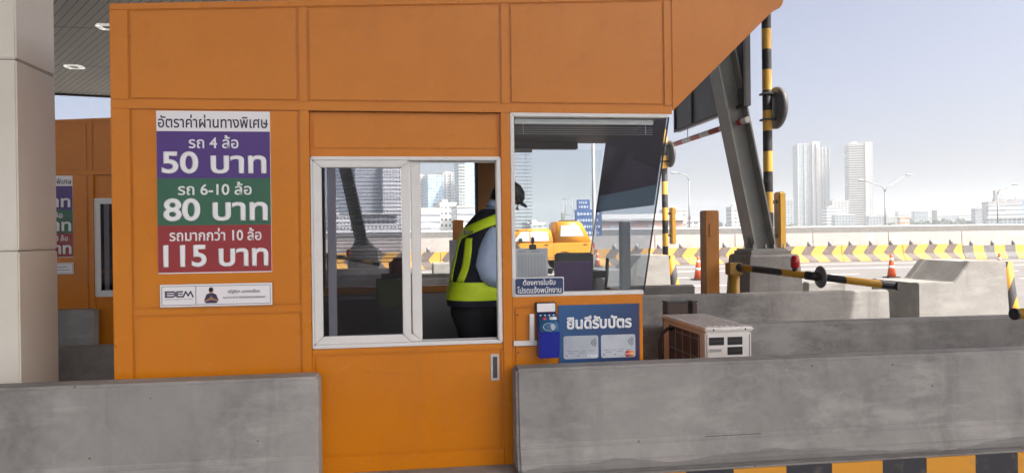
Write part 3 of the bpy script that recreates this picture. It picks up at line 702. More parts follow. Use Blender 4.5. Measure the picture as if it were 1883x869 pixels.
for x0, kind in ((.926, 0), (1.155, 1)):
    x1, z0, z1 = x0 + .212, .752, .889
    g = MB(); g.prism(rrect(x0, x1, z0, z1, .012), ys - .0012, ys - .0001, 'y'); cp = part('card_picture', g, M['card'], t)
    g = MB(); yc = ys - .0014
    for k in range(4):
        r = .012 + k * .009; cx_, cz_ = x0 + .157, .846
        pts = [(cx_ + r * math.cos(R(a)), cz_ + r * math.sin(R(a))) for a in range(-42, 43, 12)]; pts2 = [(cx_ + (r + .0035) * math.cos(R(a)), cz_ + (r + .0035) * math.sin(R(a))) for a in range(42, -43, -12)]
        g.prism(pts + pts2, yc, ys - .0013, 'y')
    part('contactless_mark', g, M['ink_dark'], cp)
    g = MB()
    for k in range(4): g.box(x0 + .018 + k * .044, x0 + .052 + k * .044, yc, ys - .0013, .797, .8005)
    g.box(x0 + .028, x0 + .062, yc, ys - .0013, .785, .789); g.box(x0 + .095, x0 + .135, yc, ys - .0013, .785, .789); g.box(x0 + .012, x0 + .024, yc, ys - .0013, .768, .776); g.box(x0 + .080, x0 + .094, yc, ys - .0013, .768, .774)
    part('card_print', g, M['ink_grey'], cp)
    if kind == 0: lettering('VISA', x0 + .145, x0 + .205, .755, .777, yc, M['ink_white'], cp, .03, shear=.2)
    else:
        g = MB(); g.lathe((x0 + .165, yc - .0002, .773), [(.0, 0), (.019, 0), (.019, .0002)], 20, 'y'); part('red_disc', g, M['card_red'], cp)
        g = MB(); g.lathe((x0 + .186, yc - .0006, .773), [(.0, 0), (.019, 0), (.019, .0002)], 20, 'y'); part('orange_disc', g, M['card_orange'], cp)
        lettering('MasterCard', x0 + .149, x0 + .203, .769, .777, yc - .0008, M['ink_white'], cp, .02)
# card reader on its bracket
t = thing('card_reader', 'blue sloping card reader with white top screen on the booth', 'card reader', (.825, F0 - .06, .775))
g = MB(); g.prism([(F0 - .001, .775), (F0 - .085, .775), (F0 - .11, .925), (F0 - .03, 1.03), (F0 - .001, 1.03)], .765, .885, 'x', .004); part('housing', g, M['reader_blue'], t)
yv = Vector((0, F0 - .11, .925)); uv = Vector((0, .08, .105)).normalized(); nv = Vector((0, -.105, .08)).normalized()
def onface(x, s, o): q = yv + uv * s + nv * o; return (x, q.y, q.z)
L = (Vector((0, .08, .105))).length
def facepoly(pts, o0, o1): 
    q = MB(); a = [onface(x, s, o0) for x, s in pts]; b = [onface(x, s, o1) for x, s in pts]; q.loft([a, b]); return q
fp = part('reader_face', facepoly([(.768, .004), (.882, .004), (.882, L - .004), (.768, L - .004)], .0005, .002), M['reader_face'], t)
g = MB()
for k in range(4):
    q = facepoly([(.778 + k * .026, L - .018), (.788 + k * .026, L - .018), (.788 + k * .026, L - .010), (.778 + k * .026, L - .010)], .0022, .003); g.b.from_mesh((lambda me: (q.b.to_mesh(me), me)[1])(bpy.data.meshes.new('tmp')))
part('indicator', g, M['ink_white'], fp)
part('card_logo', facepoly([(.834, L - .045), (.876, L - .045), (.876, L - .026), (.834, L - .026)], .0022, .003), M['ink_white'], fp)
part('card_logo', facepoly([(.792, L - .045), (.814, L - .045), (.814, L - .028), (.792, L - .028)], .0022, .003), M['card_red'], fp)
rg = []
g = MB()
for r0 in (.012, .018, .024):
    pts = [(.826 + r0 * 1.1 * math.cos(R(a)), .038 + r0 * math.sin(R(a))) for a in range(-50, 51, 20)] + [(.826 + (r0 + .0028) * 1.1 * math.cos(R(a)), .038 + (r0 + .0028) * math.sin(R(a))) for a in range(50, -51, -20)]
    q = facepoly(pts, .0022, .003); me = bpy.data.meshes.new('tmp'); q.b.to_mesh(me); g.b.from_mesh(me)
pts = [(.826 + .036 * math.cos(R(a)), .038 + .026 * math.sin(R(a))) for a in range(0, 360, 20)]
for a, b2_ in zip(pts, pts[1:] + pts[:1]):
    c0 = Vector((.826, .038)); a, b2_ = Vector(a), Vector(b2_)
    q = facepoly([tuple(a), tuple(b2_), tuple(c0 + (b2_ - c0) * .94), tuple(c0 + (a - c0) * .94)], .0022, .003); me = bpy.data.meshes.new('tmp'); q.b.to_mesh(me); g.b.from_mesh(me)
part('contactless_mark', g, M['ink_white'], fp)
g = MB(); g.box(.757, .880, F0 - .032, F0 - .001, 1.033, 1.095, .003); sc = part('display', g, M['black'], t)
g = MB(); g.box(.764, .873, F0 - .0345, F0 - .0322, 1.040, 1.089, .001); part('screen', g, M['sign_white'], sc)
g = MB(); g.box(.720, .748, F0 - .03, F0 - .0005, .872, 1.028, .002); part('bracket', g, M['white'], t)
g = MB(); g.box(.626, .764, F0 - .022, F0 - .0005, .842, .8715, .002); part('bracket', g, M['white'], t)

# ------------------------------------------------------------------ things inside the booth
def blind(x0, x1, z0, z1, y, label, n):
    t = thing('blind_and_reflection_slats', label, 'blind', ((x0 + x1) / 2, y, z1), 'window blinds of the booth')
    g = MB(); g.box(x0, x1, y - .012, y + .012, z1 - .03, z1, .003); part('headrail', g, M['white'], t)
    g = MB()
    for k in range(n):
        z = z1 - .05 - k * (z1 - .05 - z0) / (n - 1)
        g.prism([(y - .0115, z - .0018), (y + .0115, z + .0018), (y + .0115, z + .0026), (y - .0115, z - .0010)], x0 + .004, x1 - .004, 'x')
    part('slats', g, M['slat'], t)
    g = MB()
    for x in (x0 + .05, x1 - .05): g.tube([(x, y - .013, z1), (x, y - .013, z0)], .0012, 5)
    part('cord', g, M['sign_white'], t)
blind(-.56, .04, 1.30, 2.066, 5.84, 'white venetian blind behind the smoked sliding window', 27)
blind(.72, .985, 1.52, 2.16, 5.84, 'white venetian blind at the left edge of the side glass', 22)
blind(.66, 1.52, 2.10, 2.19, 4.525, 'added white slats imitating the soffit reflection along the top of the side glass', 4)  # slats added to imitate the planked soffit mirrored in the glass
# office chair
t = thing('office_chair', 'dark office chair with rounded back inside the booth', 'chair', (-.08, 5.15, .2))
g = MB(); g.box(-.20, .10, 5.28, 5.35, .82, 1.24, .05, 4); part('backrest', g, M['seat'], t)
g = MB(); g.box(-.19, .09, 5.268, 5.278, 1.02, 1.20, .02, 3); part('headrest_cover', g, M['seat_green'], t)
g = MB(); g.box(-.28, .18, 4.86, 5.30, .64, .72, .035, 3); part('seat', g, M['seat'], t)
g = MB(); g.tube([(-.05, 5.1, .25), (-.05, 5.1, .64)], .03, 10); part('gas_post', g, M['black'], t)
for k in range(5):
    g = MB(); a = k * 2 * math.pi / 5; e = (-.05 + .26 * math.cos(a), 5.1 + .26 * math.sin(a), .255); g.tube([(-.05, 5.1, .29), e], [.025, .016], 8); g.ball((e[0], e[1], .226), .026, .026, .026, 10, 6); part('leg', g, M['black'], t)
g = MB(); g.box(-.05, .02, 5.285, 5.30, .88, 1.0); 
g.b.free()
# hanging notice paper, clipboard, monitor and devices on the counter
g = MB(); g.box(.335, .395, 5.835, 5.842, 1.11, 1.46); o = part('paper_notice', g, M['paper'], None, (.365, 5.84, 1.11)); tag(o, 'grey printed sheet taped to the rear window beside the vest', 'notice')
t = thing('clipboard', 'clipboard with printed form and black clip in the side window', 'clipboard', (.80, 4.8, 1.07))
g = MB(); g.box(.692, .905, 4.80, 4.806, 1.075, 1.408, .002); part('board', g, M['paper'], t)
g = MB(); g.box(.785, .83, 4.79, 4.812, 1.40, 1.432, .004); g.box(.797, .818, 4.792, 4.806, 1.432, 1.48, .006); part('clip', g, M['black'], t)
g = MB()
for k in range(15): g.box(.715, .885, 4.7985, 4.7999, 1.17 + k * .0135, 1.1715 + k * .0135)
for k in range(9): g.box(.715 + k * .021, .7162 + k * .021, 4.7984, 4.7998, 1.17, 1.36)
g.box(.715, .76, 4.7983, 4.7998, 1.385, 1.392); g.box(.80, .85, 4.7983, 4.7998, 1.384, 1.389); part('printed_form', g, M['ink_grey'], t)
t = thing('monitor', 'dark purple monitor back standing in the side window', 'monitor', (1.09, 4.9, 1.07))
g = MB(); g.box(.972, 1.222, 4.87, 4.93, 1.085, 1.372, .01); part('back_shell', g, M['black'], t)
g = MB(); g.box(.958, 1.205, 4.845, 4.869, 1.072, 1.318, .004); part('cover', g, M['purple_box'], t)
g = MB(); g.box(1.03, 1.17, 4.86, 5.0, 1.0701, 1.083, .003); part('stand', g, M['black'], t)
t = thing('receipt_printer', 'grey receipt printer with open arm at the windscreen', 'printer', (1.31, 5.0, 1.07))
g = MB(); g.box(1.235, 1.30, 4.9, 5.1, 1.071, 1.20, .01); part('body', g, M['steel_post'], t)
g = MB(); g.box(1.245, 1.335, 4.97, 5.06, 1.20, 1.245, .006); part('lid', g, M['black'], t)
g = MB(); g.tube([(1.325, 5.0, 1.075), (1.345, 5.0, 1.21), (1.352, 5.0, 1.33)], .012, 8); part('arm', g, M['dark'], t)
g = MB(); g.tube([(1.35, 4.95, 1.08), (1.375, 4.95, 1.10)], .03, 12); part('roll', g, M['paper'], t)
g = MB(); g.box(-.12, .02, 5.60, 5.66, 1.115, 1.34, .03, 3); o = part('red_bag', g, M['maroon'], None, (-.05, 5.63, 1.112)); tag(o, 'dark red cloth bag on the rear window rail', 'bag')

# ------------------------------------------------------------------ the attendant
def skin_body(verts, edges, rad, root=0, lvl=2):
    me = bpy.data.meshes.new('body'); me.from_pydata(verts, edges, []); o = bpy.data.objects.new('tmpbody', me); COL.objects.link(o)
    sm = o.modifiers.new('skin', 'SKIN'); sm.use_smooth_shade = True
    for i, r in enumerate(rad):
        sv = me.skin_vertices[0].data[i]; sv.radius = r if isinstance(r, tuple) else (r, r); sv.use_root = (i == root)
    ss = o.modifiers.new('sub', 'SUBSURF'); ss.levels = lvl; ss.render_levels = lvl
    dg = bpy.context.evaluated_depsgraph_get(); dg.update()
    out = bpy.data.meshes.new_from_object(o.evaluated_get(dg)); bpy.data.objects.remove(o); bpy.data.meshes.remove(me)
    for p in out.polygons: p.use_smooth = True
    return out
PY = 5.05
per = thing('person', 'person in a navy and neon yellow safety vest leaning in the open window', 'person', (.47, PY, .2))
V, Ed, Rr = [], [], []
def chain(pts, start=None):
    prev = start
    for p, r in pts:
        V.append(p); Rr.append(r)
        if prev is not None: Ed.append((prev, len(V) - 1))
        prev = len(V) - 1
    return prev
root = chain([((.475, PY, 1.03), .125)])
chest = chain([((.49, PY, 1.22), .115), ((.53, PY, 1.46), .125)], root)
nb = chain([((.575, PY, 1.62), .075), ((.615, PY, 1.68), .054)], chest)
hd = chain([((.664, PY, 1.715), .080), ((.682, PY, 1.752), .086), ((.690, PY, 1.785), .066)], nb)
for sg in (-1, 1):
    kn = chain([((.47, PY + sg * .09, .93), .088), ((.485, PY + sg * .10, .60), .058), ((.455, PY + sg * .10, .29), .042), ((.50, PY + sg * .10, .245), .036), ((.60, PY + sg * .105, .232), .028)], root)
    wr = chain([((.545, PY + sg * .15, 1.555), .065), ((.535, PY + sg * .20, 1.50), .052), ((.495, PY + sg * .235, 1.27), .040), ((.62, PY + sg * .20, 1.20), .030), ((.685, PY + sg * .17, 1.185), .024), ((.735, PY + sg * .16, 1.175), .026)], chest)
    for k, ln in enumerate((.058, .070, .074, .064)):
        yy = PY + sg * (.16 + (k - 1.5) * .018)
        chain([((.752, yy, 1.172), .0095), ((.752 + ln * .5, yy, 1.160), .0085), ((.752 + ln * .85, yy, 1.140), .0075)], wr)
    chain([((.71, PY + sg * .128, 1.180), .011), ((.745, PY + sg * .112, 1.168), .009), ((.768, PY + sg * .112, 1.155), .008)], wr)
put('body', skin_body(V, Ed, Rr), M['skin'], per)
HC = Vector((.682, PY, 1.742)); HT = Matrix.Translation(HC) @ Matrix.Rotation(R(34), 4, 'Y')       # the head is bowed
def headpart(name, mb, m):
    me = bpy.data.meshes.new(name); mb.b.to_mesh(me); mb.b.free(); me.transform(HT); return put(name, me, m, per)
g = MB(); g.prism([(.085, -.005), (.112, -.028), (.086, -.034)], -.014, .014, 'y', .004); headpart('nose', g, M['skin'])
for sg in (-1, 1):
    g = MB(); g.ball((-.002, sg * .088, -.01), .018, .012, .03, 10, 8); headpart('ear', g, M['skin'])
    g = MB(); g.ball((.082, sg * .034, .008), .011, .013, .009, 8, 6); headpart('eye', g, M['hair'])
g = MB(); g.box(.086, .094, -.022, .022, -.066, -.058, .003); headpart('mouth', g, M['maroon'])
g = MB(); rings = []
for z, dx, rx, ry in ((-.06, -.055, .045, .075), (-.02, -.045, .066, .097), (.02, -.030, .084, .104)):
    rings.append([(dx + rx * math.cos(a), ry * math.sin(a), z) for a in [2 * math.pi * k / 18 for k in range(18)]])
g.loft(rings); headpart('hair', g, M['hair'])
g = MB(); rings = []
for z, dx, rx, ry in ((.015, -.004, .108, .107), (.06, -.006, .107, .104), (.095, -.008, .085, .082), (.115, -.008, .045, .044)):
    rings.append([(dx + rx * math.cos(a), ry * math.sin(a), z) for a in [2 * math.pi * k / 20 for k in range(20)]])
g.loft(rings); g.prism([(.085, -.075), (.115, -.065), (.140, -.035), (.146, 0), (.140, .035), (.115, .065), (.085, .075)], .016, .026, 'z', .003); headpart('cap', g, M['hair'])
# torso surface as a function of angle (0 = front, 180 = back) and height
prof = [(1.03, .275, .665, .215), (1.06, .272, .67, .225), (1.19, .292, .675, .225), (1.33, .318, .675, .225), (1.46, .352, .685, .225), (1.56, .405, .70, .228), (1.625, .462, .70, .195), (1.668, .512, .685, .125), (1.688, .545, .672, .078)]
def torso(a, z, o=0.0):
    for p, q in zip(prof, prof[1:]):
        if z <= q[0] or q is prof[-1]:
            f = min(1, max(0, (z - p[0]) / (q[0] - p[0]))); xb, xf, hw = (p[i] + (q[i] - p[i]) * f for i in (1, 2, 3)); break
    c, rx = (xb + xf) / 2, (xf - xb) / 2
    ca_, sa_ = math.cos(a), math.sin(a); e = .85
    wr_ = 1 + .012 * math.sin(z * 38 + a * 3) * (1 if z < 1.5 else .3)
    return Vector((c + (rx + o) * wr_ * math.copysign(abs(ca_) ** e, ca_), PY + (hw + o) * wr_ * math.copysign(abs(sa_) ** e, sa_), z))
def shell(z0, z1, o, n=18, seg=40): return [[torso(2 * math.pi * k / seg, z0 + (z1 - z0) * i / n, o) for k in range(seg)] for i in range(n + 1)]
g = MB(); g.loft(shell(1.07, 1.683, -.006)); part('shirt', g, M['shirt'], per)
g = MB(); g.tube([(.603, PY, 1.66), (.628, PY, 1.705)], [.078, .066], 18); part('collar', g, M['shirt'], per)
for sg in (-1, 1):
    ctr = [(.575, PY + sg * .10, 1.54), (.578, PY + sg * .165, 1.525), (.562, PY + sg * .205, 1.47), (.530, PY + sg * .226, 1.39), (.512, PY + sg * .236, 1.30), (.525, PY + sg * .236, 1.255), (.56, PY + sg * .225, 1.228), (.62, PY + sg * .20, 1.20), (.672, PY + sg * .176, 1.188)]
    g = MB(); g.tube(ctr, [.05, .068, .074, .073, .070, .070, .062, .054, .042], 20); o = part('sleeve', g, M['shirt'], per)
    nm = o.data
    for v in nm.vertices:
        q = v.co; q.x += .006 * math.sin(q.z * 62 + q.y * 50) + .003 * math.sin(q.z * 130 + q.x * 60); q.z += .004 * math.sin(q.x * 90); q.y += .005 * math.sin(q.z * 85 - q.x * 70)
g = MB(); g.loft(shell(1.035, 1.665, .006, 24), cap=False); v = part('vest', g, M['vest'], per)
def strip(fn, n, m, name):
    q = MB(); rows = [[], []]
    for i in range(n + 1):
        (a0, z0), (a1, z1) = fn(i / n); ro = [torso(R(a0 + (a1 - a0) * j / 4), z0 + (z1 - z0) * j / 4, .011) for j in range(5)]
        ri = [torso(R(a0 + (a1 - a0) * j / 4), z0 + (z1 - z0) * j / 4, .0065) for j in range(5)]
        rows[0].append(ro + ri[::-1])
    q.loft(rows[0]); return part(name, q, m, v)
# angles: the camera sees the side at 270
g = MB()
rg = []
for o_, zs in ((.0105, (1.078, 1.195)),):
    for i in range(5): rg.append([torso(2 * math.pi * k / 40, zs[0] + (zs[1] - zs[0]) * i / 4, .0115) for k in range(40)])
g.loft(rg, cap=False); part('waist_band', g, M['band'], v)
strip(lambda f: ((186, 1.197 + f * .30), (203, 1.197 + f * .30)), 10, M['band'], 'back_band')
strip(lambda f: ((219 + 9 * math.sin(f * 3.1), 1.197 + f * .28), (238 + 8 * math.sin(f * 3.1), 1.197 + f * .28)), 12, M['band'], 'side_band')
sb = strip(lambda f: ((168 + f * 110, 1.462 + .14 * max(0, f - .25) ** 1.1), (172 + f * 112, 1.545 + .125 * max(0, f - .2) ** 1.0)), 16, M['band'], 'shoulder_band')
lettering('BEM', .372, .428, 1.498, 1.525, PY - .205, M['ink_dark'], sb, .03, 'vest_lettering')
for sg in (-1, 1):
    g = MB(); rings = []
    for z, cx_, rx, ry, oy in ((1.06, .47, .178, .19, .02), (.97, .462, .165, .115, .085), (.85, .468, .125, .105, .095), (.60, .485, .088, .085, .10), (.40, .472, .078, .078, .10), (.262, .468, .075, .075, .10)):
        rings.append([(cx_ + rx * math.cos(a), PY + sg * oy + ry * math.sin(a), z) for a in [2 * math.pi * k / 20 for k in range(20)]])
    g.loft(rings); part('trouser_leg', g, M['trouser'], per)
    g = MB(); rings = []
    for z, x0, x1, hw in ((.2005, .405, .655, .048), (.225, .402, .66, .05), (.262, .405, .62, .045), (.285, .41, .53, .04)):
        rings.append([((x0 + x1) / 2 + (x1 - x0) / 2 * math.cos(a), PY + sg * .10 + hw * math.sin(a), z) for a in [2 * math.pi * k / 18 for k in range(18)]])
    g.loft(rings); part('shoe', g, M['black'], per)

# ------------------------------------------------------------------ air conditioner behind the front barrier
t = thing('air_conditioner', 'white outdoor air conditioner unit standing between the two barriers', 'air conditioner', (2.1, 5.15, .142))
X0, X1, Y0, Y1, ZT = 1.945, 2.265, 4.77, 5.60, .872
g = MB(); g.box(X0, X1, Y0, Y1, .20, ZT - .032, .012, 3); part('casing', g, M['ac'], t)
g = MB(); g.box(X0 - .012, X1 + .012, Y0 - .012, Y1 + .012, ZT - .031, ZT - .002, .010, 3); lid = part('top_cover', g, M['ac'], t)
for k in range(7):
    x = X0 + .035 + k * .041; g = MB(); g.box(x, x + .022, Y0 + .04, Y1 - .04, ZT - .0018, ZT + .003, .0015); part('top_rib', g, M['ac'], lid)
g = MB()
for x, y in ((X0 + .05, Y0 - .0125), (X1 - .05, Y0 - .0125)): g.lathe((x, y - .002, ZT - .017), [(0, 0), (.006, 0), (.006, .0022)], 10, 'y')
part('screw', g, M['dark'], lid)
g = MB(); g.box(X0 - .006, X0 - .0005, Y0 + .10, Y1 - .14, .26, ZT - .06); gr = part('grille_opening', g, M['ac_grille'], t)
g = MB()
for k in range(4): g.tube([(X0 - .010, Y0 + .10 + k * .145, .26), (X0 - .010, Y0 + .10 + k * .145, ZT - .06)], .003, 6)
for k in range(5): g.tube([(X0 - .010, Y0 + .10, .28 + k * .125), (X0 - .010, Y1 - .14, .28 + k * .125)], .003, 6)
part('grille_wire', g, M['lamp_grey'], gr)
g = MB(); g.box(X0 - .003, X0 - .0005, Y0 + .10, Y1 - .14, .255, .2595); g.b.free()
for r_ in range(4):
    for c_ in range(2):
        x0 = X0 + .022 + c_ * .128; z1 = .805 - r_ * .066
        if r_ == 1 and c_ == 0:
            g = MB(); g.box(x0 - .004, x0 + .092, Y0 - .004, Y0 - .0003, z1 - .036, z1 - .004, .0015); pl_ = part('rating_plate', g, M['ac'], t)
            g = MB(); g.box(x0 + .004, x0 + .084, Y0 - .0055, Y0 - .0042, z1 - .029, z1 - .011); part('rating_print', g, M['alu'], pl_); continue
        g = MB(); g.box(x0, x0 + .104, Y0 - .003, Y0 - .0003, z1 - .052, z1, .0012); vv = part('vent', g, M['black'], t)
        g = MB(); g.box(x0 + .004, x0 + .098, Y0 - .006, Y0 - .0032, z1 - .028, z1 - .025); part('vent_louvre', g, M['dark'], vv)
g = MB(); g.box(X1 - .018, X1 - .014, Y0 - .003, Y0 - .0003, .25, .82); part('seam', g, M['ink_grey'], t)
for y in (Y0 + .12, Y1 - .12):
    g = MB(); g.box(X0, X1, y - .03, y + .03, .142, .20, .005); part('foot', g, M['rubber'], t)
g = MB(); g.tube([(X0 - .005, 5.38, .79), (X0 - .05, 5.36, .795), (X0 - .10, 5.33, .765), (X0 - .13, 5.30, .70), (X0 - .135, 5.28, .60), (X0 - .12, 5.26, .40), (X0 - .12, 5.26, .16)], .013, 12); smooth(part('hose', g, M['rubber'], t))
for x0, x1, lab in ((2.03, 2.20, 'wider dark plate standing behind the air conditioner'), (2.235, 2.275, 'narrow dark plate standing behind the air conditioner')):
    t = thing('equipment_box', lab, 'box', ((x0 + x1) / 2, 5.80, .142), 'dark plates behind the air conditioner')
    g = MB(); g.box(x0, x1, 5.74, 5.86, .142, .94, .006); part('body', g, M['ac_grille'], t)
    g = MB(); g.box(x0 - .004, x1 + .004, 5.735, 5.865, .9405, .955, .003); part('lid', g, M['dark'], t)

# ------------------------------------------------------------------ far roadside: chevron barriers, parapet, cones, pickup
def far_barrier(x0, x1, h, m, label, first, y=33.8):
    t = thing('chevron_barrier' if m == 'chevron' else 'striped_barrier', label, 'barrier', ((x0 + x1) / 2, y, 0), first)
    g = MB(); g.prism([(y, h), (y + .22, h), (y + .45, 0), (y - .22, 0), (y - .18, .12), (y - .05, .32)], x0 + .008, x1 - .008, 'x', .012)
    me = bpy.data.meshes.new('body'); g.b.to_mesh(me); g.b.free()
    o = put('body', me, M[m], t)
    n = int(round((x1 - x0) / 1.06)) if m == 'chevron' else 3
    for k in range(n):
        x = x0 + (k + .5) * (x1 - x0) / n
        g = MB(); g.lathe((x, y + .11, h), [(.085, 0), (.085, .14), (.06, .21), (.0, .24)], 12); smooth(part('marker_post', g, M['lamp_grey'], t))
    return t
# paint follows each barrier's own origin, so segments are whole periods long
seg = 3.18; x = -8.0; k = 0
words = ['first', 'second', 'third', 'fourth', 'fifth', 'sixth', 'seventh', 'eighth', 'ninth', 'tenth', 'eleventh']
names = ['seen at the left edge of the smoked window', 'seen in the middle of the smoked window', 'seen right of the strut in the smoked window', 'seen between the sash and the vest', 'hidden behind the attendant', 'in front of the parked clipboard view', 'behind the yellow pickup rear', 'beside the far cone in the windscreen', 'between the pale end block and the orange post', 'between the orange post and the strut pedestal', 'right of the pedestal, carrying full arrows']
while x < 24.5:
    far_barrier(x, x + seg, .75, 'chevron', 'yellow arrow painted barrier segment ' + names[min(k, 10)], 'arrow painted barriers along the far road'); x += seg; k += 1
seg = 3.45; ends = ['next to the last arrow segment', 'behind the raised end block top', 'right of the far tiny cone', 'at the right edge of the view', 'beyond the right edge']; k = 0
while x < 40:
    far_barrier(x, x + seg, .66 - .03 * k, 'block_stripe', 'low barrier segment with upright yellow blocks ' + ends[min(k, 4)], 'block striped barriers along the far road'); x += seg; k += 1
wall = thing('parapet_wall', 'long pale beige concrete parapet edging the far side of the road', 'wall', (20, 34.9, 0))
x = -40.3
while x < 110:
    g = MB(); g.prism([(34.7, 0), (34.74, 1.36), (35.0, 1.36), (35.2, 0)], x + .012, x + 3.988, 'x', .01); part('wall_segment', g, M['parapet'], wall); x += 4
def cone(x, y, label, s=1.0):
    t = thing('traffic_cone', label, 'traffic cone', (x, y, 0), 'orange traffic cones')
    g = MB(); g.box(x - .19 * s, x + .19 * s, y - .19 * s, y + .19 * s, 0, .035 * s, .01); part('base', g, M['rubber'], t)
    def r(z): return (.135 - .105 * z / .75) * s
    g = MB(); g.lathe((x, y, 0), [(r(.03), .035 * s), (r(.73), .73 * s), (r(.75) * .7, .75 * s)], 20); b = smooth(part('body', g, M['cone'], t))
    for z0, z1 in ((.30, .38), (.54, .61)):
        g = MB(); g.lathe((x, y, 0), [(r(z0) + .003, z0 * s), (r(z1) + .003, z1 * s)], 20); smooth(part('reflective_band', g, M['cone_white'], b))
cone(14.9, 21.7, 'orange cone with white bands left of the raised end block')
cone(9.0, 22.6, 'orange cone between the small end block and orange post')
cone(17.75, 20.7, 'tiny far orange cone above the end block at right')
cone(8.35, 32.6, 'small cone seen through the windscreen, right of the monitor')

# yellow pickup with a canopy over its bed
t = thing('pickup_truck', 'yellow pickup with canopy seen through the booth side window', 'pickup', (5.1, 31.0, 0))
g = MB(); yb0, yb1 = 30.15, 31.85
low = [(7.55, .45), (7.60, .75), (7.55, 1.12), (4.5, 1.12), (4.1, 1.10), (2.75, 1.0), (2.55, .85), (2.5, .45), (2.92, .42), (3.0, .62), (3.2, .74), (3.45, .74), (3.65, .62), (3.72, .42), (5.95, .42), (6.03, .62), (6.23, .74), (6.48, .74), (6.68, .62), (6.76, .42)]
g.prism(low, yb0, yb1, 'y', .03, 3); part('lower_body', g, M['car_yellow'], t)
def cabin(pb, pt, z0, z1, inset):
    q = MB(); q.loft([[(pb[0], yb0 + .03, z0), (pb[1], yb0 + .03, z0), (pb[1], yb1 - .03, z0), (pb[0], yb1 - .03, z0)], [(pt[0], yb0 + inset * .93, z1 - .05), (pt[1], yb0 + inset * .93, z1 - .05), (pt[1], yb1 - inset * .93, z1 - .05), (pt[0], yb1 - inset * .93, z1 - .05)], [(pt[0] + .08, yb0 + inset + .07, z1), (pt[1] - .08, yb0 + inset + .07, z1), (pt[1] - .08, yb1 - inset - .07, z1), (pt[0] + .08, yb1 - inset - .07, z1)]])
    for f in q.b.faces: f.smooth = False
    bmesh.ops.bevel(q.b, geom=[e for e in q.b.edges if abs((e.verts[0].co - e.verts[1].co).y) > .8 or abs((e.verts[0].co - e.verts[1].co).z) > .3], offset=.07, segments=3, affect='EDGES', clamp_overlap=True)
    for f in q.b.faces: f.smooth = True
    return q
part('cab', cabin((4.0, 5.95), (4.5, 5.85), 1.125, 1.70, .16), M['car_yellow'], t)
cn_ = part('bed_canopy', cabin((5.98, 7.52), (6.05, 7.12), 1.125, 1.99, .14), M['car_yellow'], t)
def sidewin(pts, z0, z1, zlo, zhi, inset, name, par):
    q = MB()
    def yy(z): return yb0 + .03 + (inset * .93 - .03) * (z - zlo) / (zhi - .05 - zlo) - .006
    q.loft([[(x, yy(z) - .004, z) for x, z in pts], [(x, yy(z) + .004, z) for x, z in pts]]); 
    for f in q.b.faces: f.smooth = False
    part(name, q, M['car_glass'], par)
sidewin([(6.22, 1.38), (7.2, 1.38), (6.98, 1.82), (6.26, 1.82)], 0, 0, 1.125, 1.99, .14, 'canopy_window', cn_)
sidewin([(5.0, 1.20), (5.75, 1.20), (5.72, 1.58), (5.0, 1.58)], 0, 0, 1.125, 1.70, .16, 'side_window', t)
sidewin([(4.3, 1.20), (4.95, 1.20), (4.95, 1.58), (4.62, 1.58)], 0, 0, 1.125, 1.70, .16, 'side_window', t)
for x in (3.32, 6.35):
    for y0 in (30.12, 31.66):
        g = MB(); g.lathe((x, y0, .36), [(.20, 0), (.34, 0), (.36, .03), (.36, .20), (.34, .22), (.2, .22)], 24, 'y'); wl = smooth(part('wheel', g, M['rubber'], t))
        g = MB(); g.lathe((x, y0 - .004, .36), [(0, .02), (.10, 0), (.2, .015), (.2, .03)], 20, 'y'); part('rim', g, M['alu'], wl)
for y0 in (30.16, 31.70):
    g = MB(); g.box(7.56, 7.63, y0, y0 + .13, .86, 1.10, .01); part('tail_light', g, M['tail'], t)
g = MB(); g.box(7.58, 7.70, 30.2, 31.8, .45, .58, .02); part('bumper', g, M['alu'], t)
g = MB(); g.box(4.50, 4.62, 29.93, 30.15, 1.16, 1.32, .02); part('mirror', g, M['black'], t)
for x in (5.75, 7.35):
    g = MB(); g.box(x - .20, x - .04, 30.135, 30.149, 1.02, 1.06, .004); part('door_handle', g, M['black'], t)
g = MB(); g.box(2.49, 2.62, 30.2, 30.5, .72, .86, .02); part('headlight', g, M['alu'], t)
g = MB(); g.box(5.0, 5.012, 30.143, 30.149, .46, 1.1); g.box(5.93, 5.942, 30.143, 30.149, .46, 1.1); g.box(3.9, 5.93, 30.1425, 30.1485, .52, .54); part('door_seam', g, M['dark'], t)
g = MB(); g.box(6.4, 6.9, 30.5, 31.5, 1.995, 2.04, .01); part('roof_hatch', g, M['dark'], t)

